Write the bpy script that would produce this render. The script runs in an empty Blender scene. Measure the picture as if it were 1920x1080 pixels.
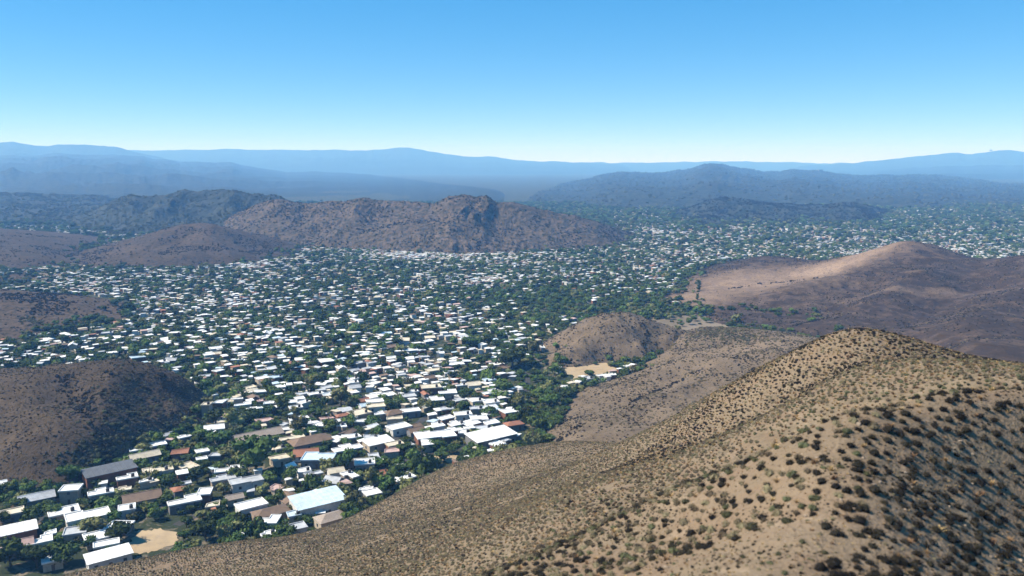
import bpy, bmesh, math, random
import numpy as np

# ---------------------------------------------------------------- camera, light, exposure
sc = bpy.context.scene
H = 130.0                                   # eye height above the valley floor, metres
FPX = 1507.0                                # focal length in pixels of a 1920 px wide frame
PITCH = math.atan((540 - 306) / FPX)
cam_d = bpy.data.cameras.new('camera')
cam = bpy.data.objects.new('camera', cam_d)
sc.collection.objects.link(cam)
cam.location = (0, 0, H)
cam.rotation_euler = (math.pi / 2 - PITCH, 0, 0)
cam_d.sensor_width = 36.0
cam_d.lens = 36.0 * FPX / 1920.0
cam_d.clip_start = 0.5
cam_d.clip_end = 80000
cam_d.dof.use_dof = True
cam_d.dof.focus_distance = 420.0
cam_d.dof.aperture_fstop = cam_d.lens / 1000.0 / 0.12
sc.camera = cam

SUN_EL, SUN_AZ = math.radians(46), math.radians(-88)     # azimuth from +Y, negative to the left
sun_d = bpy.data.lights.new('sun', 'SUN')
sun_d.energy = 4.4
sun_d.angle = math.radians(0.5)
sun_d.color = (1.0, 0.955, 0.88)
sun = bpy.data.objects.new('sun', sun_d)
sc.collection.objects.link(sun)
sun.rotation_euler = (math.pi / 2 - SUN_EL, 0, math.pi - SUN_AZ)
world = bpy.data.worlds.new('World')
sc.world = world
world.use_nodes = True
wn = world.node_tree
for n in list(wn.nodes):
    wn.nodes.remove(n)
w_out = wn.nodes.new('ShaderNodeOutputWorld')
w_bg = wn.nodes.new('ShaderNodeBackground')
w_sky = wn.nodes.new('ShaderNodeTexSky')
w_sky.sky_type = 'NISHITA'
w_sky.sun_disc = False
w_sky.sun_elevation = SUN_EL
w_sky.sun_rotation = SUN_AZ
w_sky.altitude = 4000
w_sky.air_density = 0.7
w_sky.dust_density = 0.0
w_sky.ozone_density = 1.0
w_hs = wn.nodes.new('ShaderNodeHueSaturation')
w_hs.inputs['Saturation'].default_value = 2.4
w_hs.inputs['Value'].default_value = 1.6
w_hs.inputs['Hue'].default_value = 0.5
w_bg.inputs['Strength'].default_value = 0.143
w_gm = wn.nodes.new('ShaderNodeGamma')
w_gm.inputs['Gamma'].default_value = 0.42
wn.links.new(w_sky.outputs[0], w_gm.inputs['Color'])
wn.links.new(w_gm.outputs[0], w_hs.inputs['Color'])
wn.links.new(w_hs.outputs[0], w_bg.inputs['Color'])
wn.links.new(w_bg.outputs[0], w_out.inputs['Surface'])
sc.view_settings.view_transform = 'Standard'
sc.view_settings.look = 'None'
sc.view_settings.gamma = 1
sc.view_settings.use_curve_mapping = False
sc.view_settings.exposure = 1.05
sc.render.engine = 'CYCLES'
sc.cycles.max_bounces = 5
sc.cycles.diffuse_bounces = 2
sc.cycles.glossy_bounces = 1
sc.cycles.transmission_bounces = 1
sc.cycles.transparent_max_bounces = 6
sc.cycles.volume_bounces = 1
sc.cycles.use_denoising = True
sc.cycles.sample_clamp_indirect = 6.0
HAZE_DENSITY = 1.5e-4
HAZE_COLOR = (0.18, 0.47, 1.0, 1)

rng = np.random.default_rng(7)
random.seed(7)
C = sc.collection

# ---------------------------------------------------------------- helpers: rays, noise, splines
SP, CP = math.sin(PITCH), math.cos(PITCH)
def ray(px, py):
    u, v = (np.asarray(px, float) - 960) / FPX, (540 - np.asarray(py, float)) / FPX
    return u, CP + v * SP, v * CP - SP
def at_y(px, py, Y):                        # the point at forward distance Y in the direction of a sight line
    dx, dy, dz = ray(px, py)
    return np.stack([dx / dy * Y, dx * 0 + Y, H + dz / dy * Y], -1)
def on_floor(px, py, z=0.0):
    dx, dy, dz = ray(px, py)
    t = (z - H) / dz
    return np.stack([dx * t, dy * t, dx * 0 + z], -1)
def to_px(P):
    P = np.asarray(P, float)
    x, y, z = P[..., 0], P[..., 1], P[..., 2] - H
    d = y * CP - z * SP
    return 960 + x / d * FPX, 540 - (y * SP + z * CP) / d * FPX, d

def _hash(ix, iy, seed):
    n = (ix.astype(np.int64) * 374761393 + iy.astype(np.int64) * 668265263 + seed * 982451653) & 0xffffffff
    n = ((n ^ (n >> 13)) * 1274126177) & 0xffffffff
    n = (n ^ (n >> 16)) & 0xffffffff
    return n / 4294967296.0
def vnoise(x, y, seed=0):
    ix, iy = np.floor(x), np.floor(y)
    fx, fy = x - ix, y - iy
    fx, fy = fx ** 3 * (fx * (fx * 6 - 15) + 10), fy ** 3 * (fy * (fy * 6 - 15) + 10)
    a, b = _hash(ix, iy, seed), _hash(ix + 1, iy, seed)
    c, d = _hash(ix, iy + 1, seed), _hash(ix + 1, iy + 1, seed)
    return (a + (b - a) * fx) * (1 - fy) + (c + (d - c) * fx) * fy
def fbm(x, y, octaves=5, seed=0, ridged=False, gain=0.5):
    s, amp, tot = np.zeros_like(x), 1.0, 0.0
    for k in range(octaves):
        n = vnoise(x, y, seed + k * 17) * 2 - 1
        if ridged:
            n = 1 - 2 * np.abs(n)
        s, tot = s + n * amp, tot + amp
        x, y, amp = x * 2.03 + 11.7, y * 2.03 - 5.3, amp * gain
    return s / tot
def smooth(a, b, x):
    t = np.clip((x - a) / (b - a), 0, 1)
    return t * t * (3 - 2 * t)

class Spline:                               # thin plate through scattered heights, smoothed a little
    def __init__(self, pts, lam=0.02):
        P = np.asarray(pts, float)
        self.c, self.s = P[:, :2].mean(0), P[:, :2].std()
        q = (P[:, :2] - self.c) / self.s
        self.q = q
        n = len(q)
        K = self.k(np.linalg.norm(q[:, None] - q[None], axis=-1)) + lam * np.eye(n)
        T = np.c_[np.ones(n), q]
        A = np.zeros((n + 3, n + 3))
        A[:n, :n], A[:n, n:], A[n:, :n] = K, T, T.T
        self.w = np.linalg.solve(A, np.r_[P[:, 2], np.zeros(3)])
    @staticmethod
    def k(r):
        return r * r * np.log(r + 1e-9)
    def __call__(self, x, y):
        q = (np.stack([x.ravel(), y.ravel()], -1) - self.c) / self.s
        out = np.empty(len(q))
        for i in range(0, len(q), 20000):
            b = q[i:i + 20000]
            r = np.linalg.norm(b[:, None] - self.q[None], axis=-1)
            out[i:i + 20000] = self.k(r) @ self.w[:-3] + self.w[-3] + b @ self.w[-2:]
        return out.reshape(x.shape)

def link(name, me, parent=None, mat=None, **props):
    o = bpy.data.objects.new(name, me)
    C.objects.link(o)
    if parent:
        o.parent = parent
    if mat is not None and not me.materials:
        me.materials.append(mat)
    for k, v in props.items():
        o[k] = v
    return o

def grid_mesh(name, X, Y, Z, keep=None, attrs=None):
    n, m = X.shape
    idx = np.arange(n * m).reshape(n, m)
    f = np.stack([idx[:-1, :-1], idx[:-1, 1:], idx[1:, 1:], idx[1:, :-1]], -1).reshape(-1, 4)
    V = np.stack([X, Y, Z], -1).reshape(-1, 3)
    if keep is not None:
        f = f[keep.ravel()[f].any(1)]
        used = np.unique(f)
        remap = np.full(n * m, -1)
        remap[used] = np.arange(len(used))
        V, f = V[used], remap[f]
    else:
        used = np.arange(n * m)
    me = bpy.data.meshes.new(name)
    me.vertices.add(len(V))
    me.vertices.foreach_set('co', V.ravel().astype(np.float32))
    me.loops.add(len(f) * 4)
    me.loops.foreach_set('vertex_index', f.ravel().astype(np.int32))
    me.polygons.add(len(f))
    me.polygons.foreach_set('loop_start', np.arange(0, len(f) * 4, 4, dtype=np.int32))
    me.polygons.foreach_set('use_smooth', np.ones(len(f), dtype=bool))
    for k, a in (attrs or {}).items():
        at = me.attributes.new(k, 'FLOAT', 'POINT')
        at.data.foreach_set('value', a.ravel()[used].astype(np.float32))
    me.update()
    me.validate()
    return me

def fan(u0, u1, nu, y0, y1, ny):            # a fan of quads that grow with distance
    u = np.linspace(u0, u1, nu)
    y = np.exp(np.linspace(math.log(y0), math.log(y1), ny))
    U, Y = np.meshgrid(u, y)
    return U * Y, Y, U

# ---------------------------------------------------------------- materials
def nodes_of(name):
    m = bpy.data.materials.new(name)
    m.use_nodes = True
    nt = m.node_tree
    b = nt.nodes['Principled BSDF']
    b.inputs['Roughness'].default_value = 0.95
    b.inputs['Specular IOR Level'].default_value = 0.1
    return m, nt, b
def N(nt, kind, **kw):
    n = nt.nodes.new(kind)
    for k, v in kw.items():
        if k in n.inputs:
            n.inputs[k].default_value = v
        else:
            setattr(n, k, v)
    return n
def ramp(nt, fac, stops):
    r = nt.nodes.new('ShaderNodeValToRGB')
    els = r.color_ramp.elements
    while len(els) < len(stops):
        els.new(0.5)
    for e, (p, c) in zip(els, stops):
        e.position = p
        e.color = (*c, 1) if len(c) == 3 else c
    nt.links.new(fac, r.inputs[0])
    return r.outputs[0]
def mixc(nt, fac, a, b, mode='MIX'):
    m = nt.nodes.new('ShaderNodeMix')
    m.data_type, m.blend_type = 'RGBA', mode
    for sock, val in ((m.inputs[0], fac), (m.inputs[6], a), (m.inputs[7], b)):
        if hasattr(val, 'is_linked'):
            nt.links.new(val, sock)
        elif isinstance(val, (int, float)):
            sock.default_value = val
        else:
            sock.default_value = (*val, 1)
    return m.outputs[2]
def coords(nt):
    return nt.nodes.new('ShaderNodeNewGeometry').outputs['Position']
def noise(nt, vec, scale, detail=4, rough=0.55, dist=0.0):
    n = N(nt, 'ShaderNodeTexNoise', Scale=scale, Detail=detail, Roughness=rough, Distortion=dist)
    nt.links.new(vec, n.inputs['Vector'])
    return n.outputs['Fac']
def bump(nt, bsdf, height, strength, dist):
    b = N(nt, 'ShaderNodeBump', Strength=strength, Distance=dist)
    nt.links.new(height, b.inputs['Height'])
    nt.links.new(b.outputs[0], bsdf.inputs['Normal'])
def attr(nt, name):
    a = nt.nodes.new('ShaderNodeAttribute')
    a.attribute_name = name
    return a.outputs['Fac']

def soil(name, bare, scrub, dark, tone_scale, speck_scale, speck=(0.45, 0.6), cover=0.5, bump_d=0.5, use_bare=True, jit=0.35):
    """dry hillside: bare soil and low scrub by the 'bare' attribute, dark tufts, tone drift"""
    m, nt, b = nodes_of(name)
    p = coords(nt)
    t1 = noise(nt, p, tone_scale, 5, 0.6)
    t2 = noise(nt, p, tone_scale * 9, 5, 0.65, 0.4)
    base = ramp(nt, t1, [(0.3, [c * 0.82 for c in bare]), (0.7, [min(1, c * 1.12) for c in bare])])
    scr = ramp(nt, t2, [(0.3, [c * 0.7 for c in scrub]), (0.5, scrub), (0.72, [c * 1.3 for c in scrub])])
    if use_bare:
        mask = N(nt, 'ShaderNodeMath', operation='ADD')
        nt.links.new(attr(nt, 'bare'), mask.inputs[0])
        jt = N(nt, 'ShaderNodeMapRange')
        jt.inputs[1].default_value, jt.inputs[2].default_value = 0.25, 0.75
        jt.inputs[3].default_value, jt.inputs[4].default_value = -jit, jit
        nt.links.new(t2, jt.inputs[0])
        nt.links.new(jt.outputs[0], mask.inputs[1])
        mask.use_clamp = True
        col = mixc(nt, mask.outputs[0], scr, base)
    else:
        col = mixc(nt, cover, base, scr)
    if use_bare and tone_scale > 0.02:           # rusty patches and pale wash on the near ridge
        rust = noise(nt, p, 0.11, 6, 0.7, 1.2)
        rm = ramp(nt, rust, [(0.46, (0, 0, 0)), (0.62, (0.55, 0.55, 0.55))])
        col = mixc(nt, rm, col, (0.190, 0.122, 0.076))
        pale = noise(nt, p, 0.35, 5, 0.7, 0.8)
        pm = ramp(nt, pale, [(0.55, (0, 0, 0)), (0.68, (0.5, 0.5, 0.5))])
        col = mixc(nt, pm, col, (0.30, 0.225, 0.150))
    s = noise(nt, p, speck_scale, 3, 0.7, 0.2)
    sm = ramp(nt, s, [(speck[0], (0, 0, 0)), (speck[1], (1, 1, 1))])
    col = mixc(nt, sm, col, dark)
    nt.links.new(col, b.inputs['Base Color'])
    bump(nt, b, s, 0.9, bump_d)
    return m

# ---------------------------------------------------------------- terrain: hills as smooth sheets through surveyed points
def pts3(spec):
    out = []
    for q in spec:
        if len(q) == 2:
            out.append(on_floor(*q))
        else:
            out.append(at_y(*q))
    return out
HILLS = {}
def ribs_at(ribs, x, y):                     # spurs and folds: ((px, py, Y) ..., height, half width)
    out = np.zeros_like(x)
    for line, hgt, wid in ribs:
        q = np.array([at_y(*a)[:2] for a in line])
        seg = np.linalg.norm(np.diff(q, axis=0), axis=1)
        acc = np.r_[0, np.cumsum(seg)]
        best, prm = np.full(x.shape, 1e9), np.zeros(x.shape)
        for i in range(len(seg)):
            d = (q[i + 1] - q[i]) / seg[i]
            t = np.clip((x - q[i, 0]) * d[0] + (y - q[i, 1]) * d[1], 0, seg[i])
            r2 = np.hypot(x - q[i, 0] - d[0] * t, y - q[i, 1] - d[1] * t)
            m = r2 < best
            best = np.where(m, r2, best); prm = np.where(m, acc[i] + t, prm)
        s = np.clip(prm / acc[-1], 0, 1)
        best = best * (1 + 0.35 * (vnoise(x / wid, y / wid, 3) - 0.5))
        out += hgt * np.sin(np.pi * np.clip(s * 0.86 + 0.07, 0, 1)) * np.exp(-np.abs(best / wid) ** 1.4)
    return out
def hill(name, spec, guards, u, y, res, mat, amp=(1.0, 30.0), fine=(0.25, 6.0), bare=None, lam=0.004, zmin=-1.5, seed=1, floor=None, ribs=()):
    P = [list(p) for p in pts3(spec)] + [list(g) for g in guards]
    S = Spline(P, lam)
    def height(x, yy):
        z = S(x, yy)
        k = smooth(-3, 8, z) if floor is None else 1.0
        if ribs:
            z = z + smooth(-2, 3, z) * ribs_at(ribs, x, yy)
        z = z + k * (amp[0] * fbm(x / amp[1], yy / amp[1], 4, seed) + fine[0] * fbm(x / fine[1], yy / fine[1], 4, seed + 5, ridged=True))
        return z
    X, Y, U = fan(u[0], u[1], res[0], y[0], y[1], res[1])
    Z = height(X, Y)
    at = {'bare': bare(X, Y, Z) if bare else np.full(X.shape, 0.5)}
    me = grid_mesh(name, X, Y, Z, Z > zmin, at)
    o = link(name, me, mat=mat, kind='structure')
    HILLS[name] = height
    return o
def blob(spec, x, y):                       # soft patches on the ground plan: (px, py, Y, radius_x, radius_y, value)
    v = np.zeros_like(x)
    for px, py, Yd, rx, ry, a in spec:
        c = at_y(px, py, Yd)
        v += a * np.exp(-(((x - c[0]) / rx) ** 2 + ((y - c[1]) / ry) ** 2))
    return v

M_near = soil('near_ridge_soil', (0.198, 0.145, 0.093), (0.168, 0.128, 0.082), (0.080, 0.060, 0.040), 0.03, 2.6, (0.56, 0.70), bump_d=0.25, jit=0.2)
M_slope = soil('lower_slope_soil', (0.185, 0.134, 0.086), (0.112, 0.083, 0.054), (0.05, 0.038, 0.027), 0.012, 0.9, (0.55, 0.7), bump_d=0.6)
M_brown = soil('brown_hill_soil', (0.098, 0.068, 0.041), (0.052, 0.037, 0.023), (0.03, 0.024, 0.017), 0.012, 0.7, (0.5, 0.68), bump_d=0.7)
M_mid = soil('sandy_hill_soil', (0.25, 0.172, 0.112), (0.044, 0.029, 0.019), (0.022, 0.016, 0.011), 0.008, 0.5, (0.53, 0.7), bump_d=0.9)
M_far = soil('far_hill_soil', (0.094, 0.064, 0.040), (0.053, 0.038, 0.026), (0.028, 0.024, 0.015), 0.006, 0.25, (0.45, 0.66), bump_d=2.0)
M_range = soil('scrub_range_soil', (0.130, 0.092, 0.062), (0.082, 0.062, 0.042), (0.035, 0.032, 0.021), 0.004, 0.12, (0.42, 0.62), bump_d=5.0)
M_blue = soil('forest_range_soil', (0.048, 0.050, 0.038), (0.030, 0.036, 0.026), (0.014, 0.020, 0.014), 0.0012, 0.04, (0.42, 0.62), bump_d=10.0, use_bare=False)

# --- the near ridge the viewer stands above (bottom right)
near_spec = [
    # crest of the farther knoll, its left outline and its right shoulder
    (1600, 619, 135), (1540, 632, 138), (1480, 663, 148), (1400, 708, 163), (1335, 755, 182), (1275, 793, 206), (1200, 832, 240), (1100, 857, 282),
    (1680, 632, 132), (1760, 655, 130), (1850, 676, 128), (1920, 684, 126), (2050, 700, 122),
    (1600, 690, 110), (1600, 740, 95), (1700, 710, 95), (1500, 740, 115), (1400, 795, 122), (1800, 715, 88), (1920, 715, 85), (1750, 680, 115),
    # near hump: crest and the ridge running down towards the viewer
    (1750, 733, 62), (1640, 763, 58), (1575, 815, 54), (1560, 890, 48), (1540, 980, 42), (1500, 1070, 36), (1850, 733, 64), (1930, 735, 65), (2050, 745, 64),
    # its shaded right flank
    (1700, 900, 50), (1700, 980, 44.5), (1800, 850, 56), (1800, 970, 48.5), (1900, 800, 60), (1900, 900, 56), (1900, 1000, 50.5), (1800, 1065, 43), (1920, 1070, 46), (2050, 950, 57),
    (1650, 1065, 37.5), (1650, 850, 52.5),
    # sunny left flank and the long slope down to the town
    (1450, 850, 62.5), (1450, 960, 47.5), (1300, 900, 67), (1300, 1000, 53), (1100, 1000, 72), (1250, 1070, 42), (1100, 1070, 51), (900, 1070, 86), (700, 1070, 126), (500, 1072, 172), (300, 1072, 193),
    (1100, 900, 125), (900, 950, 168), (800, 1000, 152), (1000, 900, 192), (1200, 850, 148), (1000, 1000, 92), (1150, 850, 215),
    # outline against the town
    (200, 1064, 203), (300, 1043, 207), (400, 1025, 210), (520, 1011, 216), (640, 995, 226), (700, 955, 246), (780, 905, 272), (850, 873, 312), (960, 864, 324), (100, 1085, 200),
]
near_guard = [(27, 68, 102.5), (33, 71, 103), (39, 73, 103.5), (46, 75, 103.5), (55, 76, 103.5), (66, 78, 103), (0, 0, 113), (-15, 0, 107), (15, 0, 114), (30, 0, 112), (8, 10, 113), (-40, 40, 92), (-80, 80, 62), (-60, 0, 88), (60, 30, 103), (60, 0, 105), (-110, 100, 38),
              (-150, 235, -8), (-110, 262, -10), (-70, 285, -10), (-40, 330, -12), (-5, 362, -12), (-160, 180, 12), (60, 340, -14), (30, 300, 0), (90, 210, 52), (75, 255, 22), (130, 180, 66), (140, 240, 40), (160, 120, 82), (150, 320, -8), (-200, 210, -8)]
def near_bare(x, y, z):
    return 0.12 + blob([(1600, 830, 54, 14, 14, 0.55), (1450, 850, 63, 16, 25, 0.35), (1720, 735, 60, 20, 8, 0.5), (1200, 1062, 46, 26, 7, 0.8), (1850, 800, 58, 20, 20, 0.5), (1450, 960, 47, 14, 12, 0.35),
                        (1600, 630, 133, 34, 16, 0.35)], x, y)
hill('foreground_hill', near_spec, near_guard, (-1.15, 1.05), (9, 380), (430, 330), M_near, amp=(0.45, 11.0), fine=(0.17, 2.6), bare=near_bare, lam=0.0006, zmin=-2.5, seed=3)

# --- the slope band and low spur behind it
spur_spec = [
    (1440, 641, 480), (1385, 625, 515), (1330, 617, 540), (1290, 622, 545), (1300, 680, 445), (1390, 670, 455), (1200, 738, 403), (1250, 700, 430), (1100, 778, 388), (1060, 800, 372), (1160, 740, 410), (1130, 742, 420), (1200, 700, 450),
    (1022, 846), (1026, 828), (1045, 788), (1078, 744), (1150, 714), (1195, 688), (1240, 660),
    (1300, 745, 392), (1200, 800, 352), (1100, 838, 332), (1390, 690, 420), (1450, 660, 440), (1500, 668, 430), (1400, 745, 340), (1300, 800, 300), (1200, 845, 290), (1520, 640, 470)]
spur_guard = [tuple(on_floor(1110, 700, -4)), tuple(on_floor(1140, 684, -4)), tuple(on_floor(1085, 720, -4)), (-5, 372, -9), (5, 440, -10), (55, 500, -8), (60, 540, -6), (130, 640, -8), (200, 600, -5), (260, 480, 4), (40, 300, -6), (130, 290, 4), (10, 330, -6)]
def spur_bare(x, y, z):
    return 0.25 + blob([(1380, 650, 470, 45, 40, 0.6), (1330, 690, 425, 40, 30, 0.25), (1440, 640, 480, 25, 20, 0.3), (1320, 650, 500, 25, 18, -0.5)], x, y)
hill('spur_hill', spur_spec, spur_guard, (-0.02, 0.72), (270, 680), (220, 200), M_slope, amp=(0.9, 26.0), fine=(0.7, 9.0), bare=spur_bare, lam=0.0008, seed=11, ribs=[([(1450, 640, 482), (1335, 715, 418), (1215, 772, 382), (1030, 842, 345)], 4, 13), ([(1385, 625, 515), (1255, 698, 432), (1130, 742, 418), (1070, 760, 400)], 2.5, 12), ([(1320, 680, 440), (1220, 740, 402), (1110, 785, 385)], -2.5, 10), ([(1290, 640, 500), (1220, 680, 455), (1160, 705, 440)], 2.0, 10)])

# --- small dome in the town's edge
dome_spec = [(1020, 652), (1060, 664), (1120, 680), (1180, 680), (1240, 668), (1085, 622, 545), (1120, 598, 558), (1155, 588, 565), (1190, 592, 565), (1230, 612, 565), (1280, 626, 560), (1310, 640, 555), (1150, 630, 535), (1100, 655, 520), (1200, 650, 525), (1250, 640, 540), (1060, 645, 530)]
dome_guard = [(20, 600, -6), (60, 640, -5), (100, 650, -6), (140, 630, -5), (160, 580, -3), (10, 540, -6), (40, 490, -6), (90, 485, -7)]
hill('dome_hill', dome_spec, dome_guard, (-0.02, 0.34), (480, 670), (150, 110), M_slope, amp=(0.9, 18.0), fine=(1.8, 10.0), bare=lambda x, y, z: np.full(x.shape, 0.3), lam=0.001, seed=21)

# --- sandy hills at the right, middle distance
sand_spec = [
    (1240, 560), (1268, 545), (1295, 515), (1330, 500), (1300, 575), (1345, 605), (1420, 618),
    (1380, 489, 1020), (1440, 480, 1010), (1500, 487, 1000), (1545, 494, 990), (1580, 491, 970), (1620, 480, 950), (1660, 466, 930), (1710, 454, 905), (1750, 461, 900), (1785, 475, 890), (1825, 491, 870), (1870, 487, 850), (1920, 479, 830), (2050, 470, 800),
    (1690, 490, 850), (1650, 515, 810), (1600, 535, 780), (1500, 555, 750), (1420, 585, 700), (1560, 520, 850), (1450, 520, 870), (1350, 545, 800),
    (1800, 515, 790), (1770, 545, 720), (1680, 570, 680), (1600, 600, 640), (1530, 630, 590), (1900, 560, 650), (1850, 540, 720), (1800, 580, 650), (1700, 620, 570), (1900, 640, 500), (1800, 650, 490), (1920, 520, 720), (2050, 560, 640), (1990, 660, 470), (1700, 590, 640), (1640, 560, 720), (1730, 530, 760)]
sand_guard = [(220, 1080, -12), (330, 1120, -10), (420, 1080, -8), (500, 1020, -6), (560, 1000, -10), (640, 980, -6), (150, 900, -6), (120, 780, -8), (150, 640, -8), (220, 560, -4), (270, 500, 2)]
def sand_bare(x, y, z):
    return 0.0 + blob([(1400, 535, 830, 75, 80, 0.9), (1550, 510, 880, 70, 35, 0.9), (1640, 485, 900, 45, 25, 0.5), (1300, 560, 760, 40, 40, 0.7), (1900, 545, 680, 40, 14, 0.25), (1720, 560, 705, 60, 9, 0.4), (1440, 486, 1005, 60, 14, -0.6)], x, y)
hill('sandy_hills', sand_spec, sand_guard, (0.12, 0.86), (440, 1130), (300, 190), M_mid, amp=(2.6, 75.0), fine=(1.5, 22.0), bare=sand_bare, lam=0.0006, seed=31, ribs=[([(1712, 456, 903), (1690, 485, 860), (1620, 525, 800), (1480, 560, 745), (1330, 595, 690)], 12, 40), ([(1800, 515, 800), (1725, 535, 750), (1640, 570, 690), (1540, 620, 610)], 12, 30), ([(1930, 545, 700), (1860, 590, 620), (1780, 650, 500)], 8, 26), ([(1660, 535, 770), (1580, 580, 690), (1500, 610, 630)], -8, 28), ([(1860, 530, 740), (1760, 580, 670), (1660, 635, 560)], -7, 26), ([(1440, 482, 1005), (1400, 510, 920), (1340, 540, 830)], 4, 40), ([(1560, 500, 930), (1480, 525, 850), (1380, 560, 770)], -3.5, 40)])

# --- brown hill at the left
left_spec = [
    (-120, 715, 400), (0, 699, 415), (80, 691, 418), (150, 682, 420), (215, 677, 422), (280, 690, 417), (335, 709, 415), (368, 728, 424),
    (388, 748), (386, 775), (368, 797), (330, 820), (290, 836), (235, 862), (190, 885), (130, 908), (60, 930), (0, 948), (-100, 985),
    (220, 720, 395), (190, 760, 371), (170, 800, 350), (260, 760, 385), (300, 790, 372), (330, 750, 405), (250, 815, 352),
    (120, 715, 402), (150, 770, 376), (215, 800, 352), (60, 740, 385), (0, 760, 372), (100, 790, 352), (140, 830, 336), (50, 850, 322), (0, 880, 315), (-100, 850, 330), (-110, 780, 365), (120, 745, 384)]
left_guard = [(-140, 500, -8), (-185, 480, -8), (-240, 490, -8), (-320, 500, -6), (-420, 480, 2), (-390, 400, 18), (-330, 330, 6), (-280, 270, -4), (-205, 295, -8), (-160, 345, -9), (-130, 400, -9), (-140, 440, -9)]
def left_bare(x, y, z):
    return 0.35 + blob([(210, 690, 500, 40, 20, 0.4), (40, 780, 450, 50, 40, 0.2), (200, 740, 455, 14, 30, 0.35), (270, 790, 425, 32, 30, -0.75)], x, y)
hill('brown_hill', left_spec, left_guard, (-0.9, -0.3), (255, 560), (230, 190), M_brown, amp=(0.9, 30.0), fine=(1.0, 13.0), bare=left_bare, lam=0.0008, seed=41, ribs=[([(225, 680, 420), (205, 735, 388), (180, 790, 356), (160, 850, 332)], 6, 15), ([(20, 715, 405), (80, 780, 365), (120, 840, 332), (140, 880, 322)], 5, 20), ([(120, 705, 405), (150, 770, 372), (185, 850, 336)], -3, 16), ([(330, 712, 412), (330, 760, 398), (310, 810, 368)], 3, 12), ([(275, 700, 410), (270, 760, 385), (245, 830, 350)], -3, 12)])

# --- low bump, far left slope, cone hill
bump_spec = [(-80, 540, 715), (0, 549, 705), (60, 555, 700), (110, 564, 695), (180, 580, 690), (225, 588, 688), (243, 597), (225, 608), (150, 618), (90, 630), (0, 640), (-80, 650), (60, 600, 630), (0, 600, 628), (120, 598, 650)]
bump_guard = [(-560, 840, -4), (-480, 830, -8), (-380, 800, -8), (-310, 740, -8), (-300, 650, -8), (-340, 600, -8), (-400, 560, -8), (-480, 540, -8)]
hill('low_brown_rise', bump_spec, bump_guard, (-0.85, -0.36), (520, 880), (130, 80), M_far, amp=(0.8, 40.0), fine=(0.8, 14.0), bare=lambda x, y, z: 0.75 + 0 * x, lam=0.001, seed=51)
edge_spec = [(-80, 440, 1250), (0, 444, 1240), (50, 446, 1240), (90, 455, 1230), (128, 466, 1215), (150, 480), (135, 492), (100, 500), (60, 520), (20, 535), (-60, 545), (0, 485, 1020), (60, 480, 1040), (30, 510, 930), (-60, 490, 1000)]
edge_guard = [(-760, 1450, 0), (-660, 1450, -8), (-580, 1320, -8), (-520, 1150, -8), (-560, 1000, -8), (-620, 930, -8)]
hill('mauve_hill', edge_spec, edge_guard, (-0.8, -0.42), (850, 1480), (130, 90), M_far, amp=(2.0, 60.0), fine=(1.4, 22.0), bare=lambda x, y, z: 0.3 + 0 * x, lam=0.001, seed=61)
cone_spec = [(150, 472, 1260), (230, 455, 1250), (300, 436, 1230), (340, 426, 1215), (370, 421, 1210), (400, 424, 1210), (430, 436, 1210), (480, 453, 1200), (520, 466, 1190), (555, 478), (530, 486), (470, 492), (400, 499), (330, 503), (250, 505), (180, 502), (145, 495),
             (330, 465, 1100), (280, 480, 1040), (380, 450, 1150), (420, 470, 1130), (450, 483, 1055), (350, 485, 1025), (240, 478, 1065)]
cone_guard = [(-640, 1420, -8), (-560, 1440, -8), (-480, 1400, 5), (-400, 1380, -4), (-320, 1330, -8), (-270, 1220, -9), (-270, 1100, -9), (-320, 1010, -8), (-400, 960, -8), (-520, 950, -8), (-620, 1000, -8)]
hill('cone_hill', cone_spec, cone_guard, (-0.66, -0.18), (930, 1460), (170, 110), M_far, amp=(2.0, 55.0), fine=(1.6, 22.0), bare=lambda x, y, z: 0.2 + blob([(395, 440, 1190, 40, 90, 0.8), (250, 490, 1080, 50, 30, 0.5)], x, y), lam=0.001, seed=71, ribs=[([(370, 423, 1208), (388, 450, 1150), (440, 488, 1040)], 9, 32), ([(340, 430, 1215), (270, 468, 1090), (220, 495, 1020)], 7, 32), ([(365, 435, 1190), (330, 480, 1080)], -4, 30)])

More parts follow.
